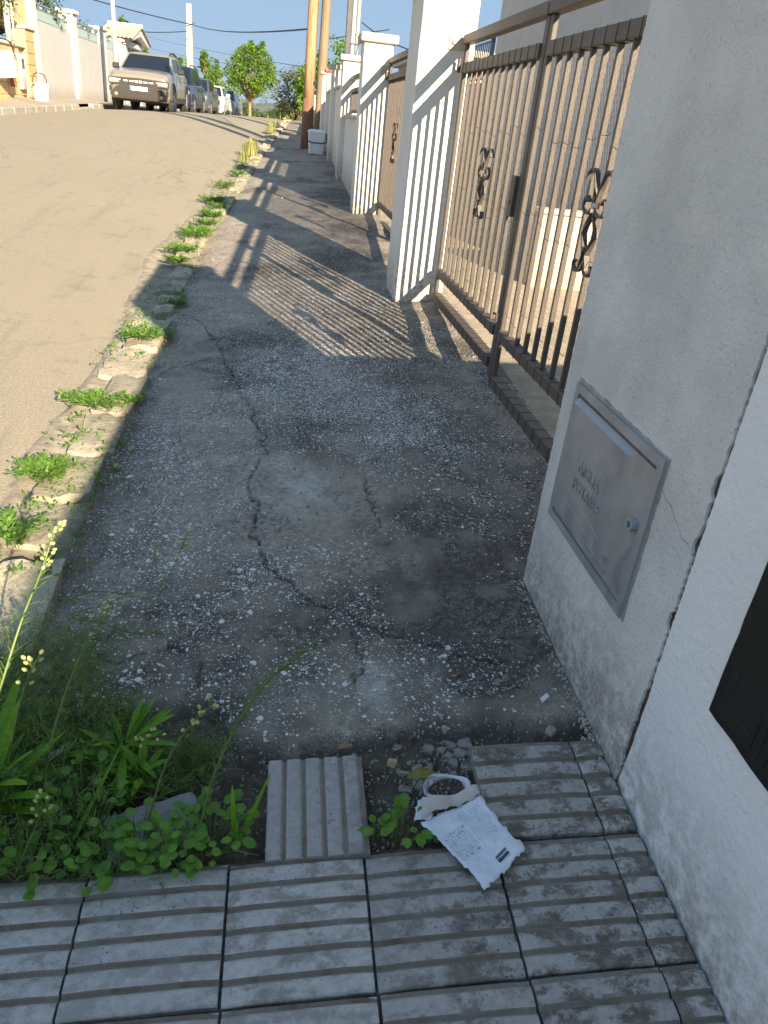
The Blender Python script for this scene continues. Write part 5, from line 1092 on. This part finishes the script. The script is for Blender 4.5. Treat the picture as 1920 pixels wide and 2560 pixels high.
# ---- fleabane: thin stems, narrow leaves, clusters of pale buds
def smooth_path(P, n):
    P = [Vector(p) for p in P]; out = []
    for i in range(n+1):
        t_ = i/n*(len(P)-1); k = min(int(t_), len(P)-2); f = t_-k
        a, b, c, d = P[max(k-1,0)], P[k], P[k+1], P[min(k+2,len(P)-1)]
        out.append(.5*((2*b)+(c-a)*f+(2*a-5*b+4*c-d)*f*f+(3*b-a-3*c+d)*f**3))
    return out
def fleabane(P, label, seed, leaf=.05, nleaf=60, buds=14, budr=.0042, head=.25, rad_=.0022, mat=ML_FEATH):
    r = random.Random(seed); base = Vector(P[0]); root = empty('fleabane', tuple(base), 0, label, 'weed', 'fleabane plants')
    path = [p-base for p in smooth_path(P, 16)]; m = MB(); m.tube(path, [rad_*(1.2-.7*i/16) for i in range(17)], 6); lv = LV(); bd = MB()
    for k in range(nleaf):
        t_ = r.uniform(.05, .80)*16; i = int(t_); p = path[i].lerp(path[i+1], t_-i); ax = (path[i+1]-path[i]).normalized(); o = rdir(r, -.4, .4); d = o+ax*.9+Vector((0,0,.25))
        lv.leaf(p, d, ax, leaf*r.uniform(.5,1.1), leaf*.085, .15, ((.2,.9),(.6,1.0),(.85,.6)), r.uniform(0,.4))
    for k in range(buds):
        t_ = (1-head*r.random())*15.9; i = int(t_); p = path[i].lerp(path[i+1], t_-i); ax = (path[i+1]-path[i]).normalized(); o = rdir(r, -.2, .8); q = p+(o*.9+ax*.5).normalized()*r.uniform(.008,.028)
        m.tube([tuple(p), tuple(p.lerp(q,.5)+Vector((0,0,-.001))), tuple(q)], .0008, 4)
        ax2 = (q-p).normalized(); bd.tube([tuple(q-ax2*budr*.2), tuple(q+ax2*budr*.5), tuple(q+ax2*budr*1.5), tuple(q+ax2*budr*2.3)], [budr*.5,budr,budr*.95,budr*.45], 7)
    m.build('stem', ML_STEM, root); lv.build('leaves', mat, root)
    if buds: tag(bd.build('buds', ML_BUD, root, smooth=True), kind='stuff')
fleabane([(-.70,1.33,.03),(-.63,1.42,.22),(-.575,1.52,.40),(-.545,1.62,.485),(-.519,1.68,.575)], 'tall fleabane with a sunlit cluster of round buds, at the left edge', 101, .05, 90, 20, .0046, .30, .0030)
fleabane([(-.66,2.06,.06),(-.56,2.04,.13),(-.452,2.0,.155),(-.335,1.95,.175),(-.278,2.0,.28),(-.245,2.05,.355)], 'fleabane stem curving over the concrete with small green buds', 102, .028, 40, 16, .0036, .35, .0024)
fleabane([(-.60,2.03,.06),(-.48,2.02,.11),(-.38,2.04,.17),(-.35,2.10,.27)], 'thin fleabane sprig standing behind the curved stem', 103, .022, 30, 9, .003, .2, .0016)
fleabane([(-.62,2.0,.06),(-.50,1.92,.10),(-.36,1.86,.10),(-.25,1.86,.14)], 'leafy fleabane runner lying on the concrete', 104, .030, 130, 0, .003, .2, .0020)
fleabane([(-.14,1.16,.05),(-.10,1.22,.22),(-.016,1.25,.41),(.066,1.25,.51),(.135,1.25,.592)], 'soft feathery fleabane stem leaning right across the concrete', 105, .030, 260, 0, .003, .2, .0026)
fleabane([(-.26,1.20,.04),(-.22,1.26,.18),(-.17,1.29,.27),(-.115,1.30,.335)], 'fleabane with a spray of pale buds left of the loose tile', 106, .03, 60, 14, .0042, .40, .0022)
fleabane([(-.50,1.30,.03),(-.48,1.33,.20),(-.44,1.42,.33),(-.40,1.50,.40),(-.375,1.56,.43)], 'fleabane with small buds rising over the dark weed mass', 107, .04, 80, 13, .0036, .22, .0024)
fleabane([(-.60,1.30,.03),(-.56,1.38,.25),(-.53,1.45,.34)], 'fleabane going to seed beside the bright leafy weed', 108, .03, 50, 10, .005, .3, .0022)
fleabane([(-.52,1.12,.02),(-.47,1.16,.14),(-.44,1.17,.20)], 'low fleabane sprig with green buds by the front tiles', 109, .025, 40, 10, .004, .5, .0018)
fleabane([(-.45,1.33,.03),(-.36,1.35,.12),(-.30,1.36,.17),(-.25,1.36,.185)], 'fleabane with green buds between the two bright rosettes', 110, .03, 50, 12, .0036, .4, .0018)
# ---- rosettes of bright narrow leaves
def rosette(x, y, n, L, W, label, seed, zlo=.35, mat=ML_BRIGHT, z=None):
    r = random.Random(seed); root = empty('leafy_weed', (x, y, float(zs(x,y))-.02 if z is None else z), 0, label, 'weed'); lv = LV(); m = MB()
    m.tube([(0,0,-.01),(.005,.002,L*.3),(.008,0,L*.55)], .004, 6)
    for k in range(n):
        a = r.uniform(0, 6.28); d = Vector((math.cos(a), math.sin(a), r.uniform(zlo, 1.7))); p = Vector((.003*math.cos(a), .003*math.sin(a), L*.55*r.random())); s_ = r.uniform(.6,1.1)
        lv.leaf(p, d, (-math.cos(a),-math.sin(a),.6), L*s_, W*s_, .3, ((.12,.35),(.4,.75),(.65,1.0),(.88,.6)), r.uniform(.0,.35))
    m.build('stem', ML_STEM, root); lv.build('leaves', mat, root); return root
rosette(-.34, 1.42, 26, .15, .020, 'bright green upright leafy weed left of the loose tile, in front of the concrete', 121)
rosette(-.29, 1.345, 14, .09, .022, 'smaller bright green weed right beside the upright leafy weed', 122, .2)
rosette(-.62, 1.30, 26, .24, .028, 'large bright green leafy weed cut by the left edge of the picture', 123, .5)
rosette(-.56, 1.30, 10, .12, .02, 'low bright leaves under the large left edge weed', 124, .1)
# ---- dark feathery undergrowth (uncountable)
r = random.Random(31); lv = LV()
for k in range(2300):
    a = r.random(); x = -.92+.80*a**.9; y = 1.10+.55*r.random()+(.25*r.random() if x < -.45 else 0)
    if x > -.18 and y < 1.33 and r.random() < .9: continue
    if y > 1.45 and x > -.32: continue
    if -.34 < x < -.13 and 1.13 < y < 1.30: continue
    h = r.uniform(.05,.19)*(1.25 if x < -.4 else .6); an = r.uniform(0,6.28); z0 = float(zs(x,y))-.045; p0 = Vector((x,y,z0)); tip = p0+Vector((math.cos(an)*h*.6, math.sin(an)*h*.6, h))
    for j in range(16):
        t_ = .1+.9*j/16; p = p0.lerp(tip, t_)+Vector((0,0,h*.18*math.sin(t_*3.1))); d = rdir(r,-.2,.7)+(tip-p0).normalized()*.7
        lv.leaf(p, d, rdir(r), r.uniform(.014,.034)*(1.2-.5*t_), .0022, .1, ((.3,1.0),(.8,.7)))
tag(lv.build('feathery_weeds', ML_FEATH, kind='stuff'), 'mass of feathery green weeds filling the gap in the tiles', 'weeds')
r = random.Random(77); m = MB()
for k in range(260):
    x = r.uniform(-.82,-.12); y = r.uniform(1.10,1.9) if x < -.5 else r.uniform(1.1,1.5); z0 = float(zs(x,y))-.03 if y < 1.6 else float(zs(x,y))+.004; a = r.uniform(0,6.28); L = r.uniform(.04,.16)
    m.tube([(x,y,z0+.005),(x+.5*L*math.cos(a),y+.5*L*math.sin(a),z0+r.uniform(.01,.04)),(x+L*math.cos(a+r.uniform(-.5,.5)),y+L*math.sin(a),z0+r.uniform(.003,.04))], .0011, 4)
for k in range(420):
    y = r.uniform(1.7,3.6); x = float(kx(y))+r.uniform(-.02,.16)*r.random(); a = r.uniform(0,6.28); L = r.uniform(.02,.10); z0 = float(zs(x,y))+.004
    m.tube([(x,y,z0),(x+.5*L*math.cos(a),y+.5*L*math.sin(a),z0+r.uniform(.004,.02)),(x+L*math.cos(a),y+L*math.sin(a),z0+.004)], .0010, 4)
tag(m.build('dry_litter', ML_DRY, None, world=False), 'dry straw and dead stalks among the weeds and along the kerb', 'litter', kind='stuff')
# ---- broad-leaved seedlings
def seedling(x, y, n, L, spread, label, seed, h=.06):
    r = random.Random(seed); root = empty('broad_leaf_seedling', (x, y, float(zs(x,y))-.035), 0, label, 'weed', 'round-leaved seedlings by the tiles'); lv = LV(); m = MB()
    for k in range(n):
        a = r.uniform(0,6.28); q = spread*math.sqrt(r.random()); tip = Vector((q*math.cos(a), q*math.sin(a), r.uniform(.35,1.1)*h+.02)); b0 = Vector((tip.x*.35, tip.y*.35, 0)); m.tube([tuple(b0), tuple(b0.lerp(tip,.6)+Vector((0,0,.006))), tuple(tip)], .0012, 4)
        d = Vector((math.cos(a+r.uniform(-.8,.8)), math.sin(a+r.uniform(-.8,.8)), r.uniform(-.2,.55))); s_ = r.uniform(.65,1.15)
        lv.leaf(tip, d, (0,0,1), L*s_, L*.85*s_, .12, ((.06,.40),(.25,.85),(.5,1.0),(.75,.85),(.93,.45)), r.uniform(0,.25))
    m.build('stems', ML_STEM, root); lv.build('leaves', ML_WEED, root)
for k,(x,y,n,L,sp_,h,lab) in enumerate([(-.11,1.17,56,.028,.09,.075,'clump of round-leaved seedlings touching the left side of the loose tile'),(-.20,1.15,40,.029,.07,.065,'round-leaved seedlings in front of the broken slab'),(-.33,1.13,38,.031,.07,.065,'round-leaved seedlings hanging over the front tile edge'),(-.27,1.17,26,.028,.06,.09,'taller round-leaved seedlings beside the broken slab'),(-.50,1.13,30,.03,.08,.07,'round-leaved seedlings at the far left of the front tiles'),(.33,1.145,16,.030,.05,.05,'small round-leaved seedlings touching the torn paper'),(.27,1.15,8,.024,.03,.04,'tiny seedlings at the right side of the loose tile'),(-.40,1.22,40,.028,.11,.12,'round-leaved seedlings inside the feathery weeds')]):
    seedling(x, y, n, L, sp_, lab, 140+k, h)
def blades(x, y, items, label, seed):
    root = empty('grass_clump', (x, y, float(zs(x,y))-.03), 0, label, 'grass'); lv = LV()
    for (dx,dy,dz,L,W,c_) in items: lv.leaf((0,0,0), (dx,dy,dz), (0,-1,.3), L, W, .25, ((.05,.6),(.35,1.0),(.7,.8),(.9,.45)), c_)
    lv.build('blades', ML_BRIGHT, root)
blades(-.055, 1.17, [(-.05,.1,1,.17,.013,.1),(.42,.25,.9,.19,.011,.15),(.05,-.2,.8,.09,.010,.2)], 'three upright grass blades at the left of the loose tile', 1)
blades(-.44, 1.17, [(.5,.1,1,.22,.010,.9),(-.3,.2,1,.18,.010,.6)], 'arched grass blades over the feathery weeds', 2)
# ---- rubble, pebbles, litter
MAT_PEB = surf('pebble', (.42,.40,.36), (.33,.30,.26), 25, .9, .4, 60, .002, vary=.25); MAT_TANP = surf('tan_chip', (.50,.40,.24), (.42,.33,.2), 25, .9, vary=.2)
def pebble(x, y, s_, label, mat=MAT_PEB, seed=1, sq=.6, dz=.0):
    me = stone_mesh(s_, s_*.8, s_*sq, seed, 'pebble', .14); me.materials.append(mat); me.polygons.foreach_set('use_smooth', [True]*len(me.polygons))
    o = link('pebble', me, None, (x, y, float(zs(x,y))+s_*sq*.62+dz)); o.rotation_euler = (0,0,seed*1.7); return tag(o, label, 'stone', 'pebbles lying on the pavement')
pebble(-.305, 1.835, .026, 'round pale pebble on the concrete near the weeds', seed=1); pebble(-.223, 1.79, .016, 'small pale pebble right of the round one', seed=2)
pebble(-.62, 3.20, .030, 'tan stone chip beside the kerb, upper of two', MAT_TANP, 3); pebble(-.655, 3.03, .026, 'tan stone chip beside the kerb, lower of two', MAT_TANP, 4)
pebble(.772, 1.412, .026, 'pale stone lying just above the right ribbed tile', seed=5); pebble(.05, 10.6, .03, 'white pebble in the pavement shade by the second gate', seed=6)
pebble(.70, 1.62, .018, 'brown pebble on the dark concrete near the pillar foot', MAT_TANP, 7); pebble(.33, 1.345, .022, 'tan chip near the rubble', MAT_TANP, 8)
r = random.Random(9); m = MB(); ml = []
def chip(x, y, z, s_, flat=.5):
    a = r.uniform(0,6.28); n = r.choice([5,6,6,7]); base = [(x+s_*r.uniform(.75,1.1)*math.cos(a+2*math.pi*k/n), y+s_*r.uniform(.75,1.1)*math.sin(a+2*math.pi*k/n)) for k in range(n)]
    m.loft([[(px,py,z-.01) for px,py in base], [(px,py,z+s_*flat*.7) for px,py in base], [(x+(px-x)*.75,y+(py-y)*.75,z+s_*flat*(1+r.uniform(-.1,.3))) for px,py in base]])
# cracked lumps between the loose tiles: irregular plates with open joints
def clip_poly(P, mx, my, nx, ny):
    out = []
    for (ax,ay),(bx,by) in zip(P, P[1:]+P[:1]):
        da = (ax-mx)*nx+(ay-my)*ny; db = (bx-mx)*nx+(by-my)*ny
        if da <= 0: out.append((ax,ay))
        if da*db < 0: t_ = da/(da-db); out.append((ax+(bx-ax)*t_, ay+(by-ay)*t_))
    return out
seeds = [(.16+.034*i+r.uniform(-.016,.016), 1.27+.030*j+r.uniform(-.014,.014)) for i in range(12) for j in range(9)]
for (x,y) in seeds:
    d_ = math.hypot((x-.37)/.17,(y-1.40)/.10)+r.uniform(-.12,.12)
    if d_ > 1 or (x < .285 and y < 1.375) or x > .535: continue
    P_ = [(x-.04,y-.04),(x+.04,y-.04),(x+.04,y+.04),(x-.04,y+.04)]
    for (a_,b_) in seeds:
        if (a_,b_) != (x,y) and abs(a_-x) < .10 and abs(b_-y) < .10: P_ = clip_poly(P_, (x+a_)/2, (y+b_)/2, a_-x, b_-y)
    if len(P_) < 3 or r.random() < .22: continue
    sh = r.uniform(.80,.95); P_ = [(x+(px-x)*sh, y+(py-y)*sh) for px,py in P_]; z = float(zs(x,y))-.033+r.uniform(-.006,.005)-.010*d_
    tx, ty = r.uniform(-.2,.2), r.uniform(-.2,.2)
    m.loft([[(px,py,z-.02) for px,py in P_], [(px,py,z+.001+(px-x)*tx+(py-y)*ty) for px,py in P_], [(x+(px-x)*.80,y+(py-y)*.80,z+.005+(px-x)*tx+(py-y)*ty) for px,py in P_]])
tag(m.build('rubble', surf('crumbled_concrete', (.22,.20,.178), (.36,.335,.305), 22, .95, 1.0, 70, .008), None, world=False), 'crumbled concrete lumps between the loose tile and the right tile', 'rubble', kind='stuff')
m = MB()
for k in range(1500):
    q = r.random()
    if q < .35: x = r.uniform(-.1,.80); y = r.uniform(1.36,1.62)
    elif q < .6: x = r.uniform(-.66,.85); y = r.uniform(1.5,3.6)
    elif q < .8: y = r.uniform(1.6,5); x = float(kx(y))+abs(r.gauss(0,.06))
    else: x = r.uniform(.26,.53); y = r.uniform(1.12,1.38)
    z = float(zs(x,y))+(-.004 if y > 1.55 else (-.04 if y < 1.45 else -.02)); chip(x, y, z+.006, r.uniform(.0012,.0042), .5)
tag(m.build('grit', surf('grit', (.22,.195,.165), (.38,.35,.31), 50, .95), None, world=False), 'loose grit and tiny stones scattered over the pavement', 'grit', kind='stuff')
# crumbled render at the foot of the big pillar
m = MB()
for k in range(220):
    y = r.uniform(1.26,2.10); s_ = r.uniform(.0015,.0055); chip(.884-abs(r.gauss(0,.014)), y, float(zs(.88,y))-.003, s_, .5)
tag(m.build('render_crumbs', surf('render_crumbs', (.34,.30,.25), (.50,.46,.40), 40, .95), None, world=False), 'crumbs of render along the foot of the big pillar', 'crumbs', kind='stuff')
# dead leaves
def dead_leaf(x, y, L, rz, label, c, seed):
    lv = LV(); lv.leaf((-L/2,0,.006), (1,0,.12), (0,.2,1), L, L*.5, .5, ((.1,.4),(.4,1.0),(.7,.9),(.9,.45)), .15); o = lv.build('dead_leaf', leafmat('dead_leaf_%d'%seed, c, tuple(q*.7 for q in c), .15, scale=40), None, (x,y,float(zs(x,y))+.004)); o.rotation_euler = (0,0,rz); tag(o, label, 'leaf', 'dead leaves')
dead_leaf(-.36,1.99,.05,.4,'reddish brown dead leaf under the fleabane runner',(.16,.07,.04),1); dead_leaf(.56,1.64,.03,1.0,'orange dead leaf on the dark concrete above the right tile',(.30,.13,.04),2); dead_leaf(.215,1.40,.045,.3,'tan curled dead leaf above the loose tile',(.34,.22,.09),3)
dead_leaf(.40,1.29,.085,.1,'yellow dead leaf behind the torn paper',(.27,.22,.05),4); dead_leaf(-.62,1.75,.09,2.2,'pale dead leaf among the weeds by the kerb',(.45,.38,.27),5); dead_leaf(-.13,2.28,.02,.9,'small orange leaf at the end of the main crack bend',(.38,.22,.04),6)
dead_leaf(-.50,1.52,.05,1.2,'russet dead leaf in the weeds beside the white shell',(.20,.08,.05),7); dead_leaf(.60,2.0,.014,1.2,'tiny yellow leaf flake left of the pillar corner',(.45,.32,.08),8)
# white scraps
MAT_SCRAP = surf('white_scrap', (.78,.78,.80), (.70,.70,.72), 40, .6)
def scrap(x, y, L, W, rz, label, dz=.003):
    m = MB(); m.loft([[(-L/2,-W/2,dz),(L/2,-W*.3,dz+.004),(L/2,W*.4,dz+.008),(-L*.3,W/2,dz+.003)],[(-L/2,-W/2,dz+.0015),(L/2,-W*.3,dz+.0055),(L/2,W*.4,dz+.0095),(-L*.3,W/2,dz+.0045)]]); o = m.build('scrap', MAT_SCRAP, None, (x,y,float(zs(x,y)))); o.rotation_euler = (0,0,rz); tag(o, label, 'litter', 'white scraps of litter')
scrap(.788,1.527,.035,.015,.6,'white plastic scrap on the dark concrete by the pillar foot'); scrap(-.495,1.62,.022,.016,.9,'white snail shell sized scrap beside the weeds'); scrap(-.50,1.43,.07,.018,.8,'long crumpled pale wrapper in the weeds',.03); scrap(-.585,2.93,.025,.01,.2,'thin white scrap lying beside the kerb')
# ---- torn paper
MAT_PAPER = None
t = NT('printed_paper', .8, 0, .25); tc = t.n('TexCoord').outputs['UV']
sx = t.n('SeparateXYZ', Vector=tc); u, v = sx.outputs[0], sx.outputs[1]
def rect(u0, u1, v0, v1):
    f = lambda s_, a, b: t.math('MULTIPLY', t.math('GREATER_THAN', s_, a), t.math('LESS_THAN', s_, b)); return t.math('MULTIPLY', f(u,u0,u1), f(v,v0,v1))
mp = t.n('Mapping', Vector=tc); mp.inputs['Scale'].default_value = (40, 16, 1); ln = t.noise(1.0, 2, .5, 0, mp.outputs[0]); lines = t.math('MULTIPLY', t.ramp(ln, .55, .60), t.math('GREATER_THAN', t.math('FRACT', t.math('MULTIPLY', v, 22)), .45))
mp2 = t.n('Mapping', Vector=tc); mp2.inputs['Scale'].default_value = (1, 120, 1); barc = t.ramp(t.noise(1.0, 0, .5, 0, mp2.outputs[0]), .49, .51)
c = t.mix(t.ramp(t.noise(8, 4, .6, 0, tc), .4, .65), (.66,.68,.74), (.76,.78,.84))
c = t.mix(t.math('MULTIPLY', rect(.06,.48,.36,.74), t.math('ADD', t.math('MULTIPLY', lines, .6), .16)), c, (.10,.12,.17))
mp3 = t.n('Mapping', Vector=tc); mp3.inputs['Scale'].default_value = (7, 9, 1); wv_ = t.n('TexWave', Vector=mp3.outputs[0], Scale=1.3, Distortion=9.0, Detail=2.0).outputs['Fac']
c = t.mix(t.math('MULTIPLY', rect(.50,.92,.45,.90), t.math('MULTIPLY', t.ramp(wv_, .90, .97), .8)), c, (.12,.14,.20))
c = t.mix(t.math('MULTIPLY', rect(.52,.74,.08,.20), barc), c, (.06,.06,.09))
mp4 = t.n('Mapping', Vector=tc); mp4.inputs['Scale'].default_value = (30, 42, 1); c = t.mix(t.math('MULTIPLY', rect(.5,.95,.22,.45), t.math('MULTIPLY', t.ramp(t.noise(1.0, 2, .5, 0, mp4.outputs[0]), .62, .68), .5)), c, (.20,.22,.28))
t.base(c); MAT_PAPER = t.m
MAT_PAPERB = surf('paper_inside', (.52,.47,.42), (.60,.55,.50), 20, .85)
pp = empty('torn_paper', (.48,1.10,float(zs(.48,1.10))+.008), 0, 'torn printed paper bag with a barcode lying on the tiles', 'paper')
def sheet(corners, nu, nv, hf, name, mat, thick=.0012, ragged=.004, seed=3):
    """bilinear sheet with relief and slightly ragged border, thickness given by a second skin"""
    r = random.Random(seed); A,B,C,D = [Vector((*c_,0)) for c_ in corners]; me = bpy.data.meshes.new(name); V = []; F = []; UV = []
    for j in range(nv+1):
        for i in range(nu+1):
            a, b = i/nu, j/nv; p = A.lerp(B,a).lerp(D.lerp(C,a), b)
            if i in (0,nu) or j in (0,nv): p += Vector((r.uniform(-1,1), r.uniform(-1,1), 0))*ragged
            V.append((p.x-pp.location.x, p.y-pp.location.y, hf(a,b)+float(zs(p.x,p.y))-pp.location.z)); UV.append((a,b))
    n = len(V); V += [(x,y,z-thick) for x,y,z in V]; w_ = nu+1
    for j in range(nv):
        for i in range(nu):
            q = [j*w_+i, j*w_+i+1, (j+1)*w_+i+1, (j+1)*w_+i]; F.append(tuple(q)); F.append(tuple(k+n for k in q[::-1]))
    bd_ = [i for i in range(nu+1)]+[j*w_+nu for j in range(1,nv+1)]+[nv*w_+i for i in range(nu-1,-1,-1)]+[j*w_ for j in range(nv-1,0,-1)]
    for a, b in zip(bd_, bd_[1:]+bd_[:1]): F.append((a, a+n, b+n, b))
    me.from_pydata(V, [], F); uvl = me.uv_layers.new(name='UVMap'); UV2 = UV+UV
    for lp_ in me.loops: uvl.data[lp_.index].uv = UV2[lp_.vertex_index]
    me.update(); return link(name, me, pp, (0,0,0), mat, True)
hf = lambda a,b: .010+.014*float(fbm(a*2.4+1, b*2.4, 3, 51))+.010*b*b+(.004*math.sin(a*9+b*5))
sheet([(.484,.978),(.598,1.066),(.520,1.205),(.372,1.150)], 22, 22, hf, 'sheet', MAT_PAPER)
sheet([(.372,1.152),(.521,1.204),(.500,1.232),(.375,1.205)], 14, 4, lambda a,b: .034+.018*math.sin(b*3)+.010*math.sin(a*7)-.012*b, 'torn_flap', MAT_PAPERB, seed=4)
m = MB(); ring_ = []
for k in range(19):
    a = rad(-40+290*k/18); x_ = .452+.046*math.cos(a); y_ = 1.248+.034*math.sin(a); ring_.append((x_, y_, a))
lo_ = [(x_,y_,float(zs(x_,y_))+.004+.006*math.sin(a*2)) for x_,y_,a in ring_]; hi_ = [(.452+(x_-.452)*1.28,1.248+(y_-1.248)*1.25,float(zs(x_,y_))+.016+.007*math.sin(a*3+1)) for x_,y_,a in ring_]
m.loft([[(lo_[k]),(hi_[k]),tuple(Vector(hi_[k])+Vector((.001,.001,-.001))),tuple(Vector(lo_[k])+Vector((.001,.001,0)))] for k in range(19)]); m.build('torn_handle', surf('paper_edge', (.62,.63,.68), (.70,.71,.76), 20, .8), pp, world=True, smooth=True)
sheet([(.355,1.165),(.395,1.15),(.415,1.225),(.375,1.222)], 8, 8, lambda a,b: .014+.014*a+.006*math.sin(b*6), 'side_flap', surf('paper_side', (.60,.62,.68), (.66,.68,.74), 20, .8), seed=6)
# ================================================================ thin summer haze
hm = bpy.data.materials.new('haze_air'); hm.use_nodes = True; ht = hm.node_tree; ht.nodes.clear()
ho = ht.nodes.new('ShaderNodeOutputMaterial'); hv = ht.nodes.new('ShaderNodeVolumePrincipled'); hv.inputs['Density'].default_value = 0.00006; hv.inputs['Color'].default_value = (.80,.88,1,1); hv.inputs['Anisotropy'].default_value = .2
ht.links.new(hv.outputs[0], ho.inputs['Volume'])
tag(MB().box(-3100, 3100, -2600, 5100, -80, 110).build('haze', hm, None), kind='stuff')
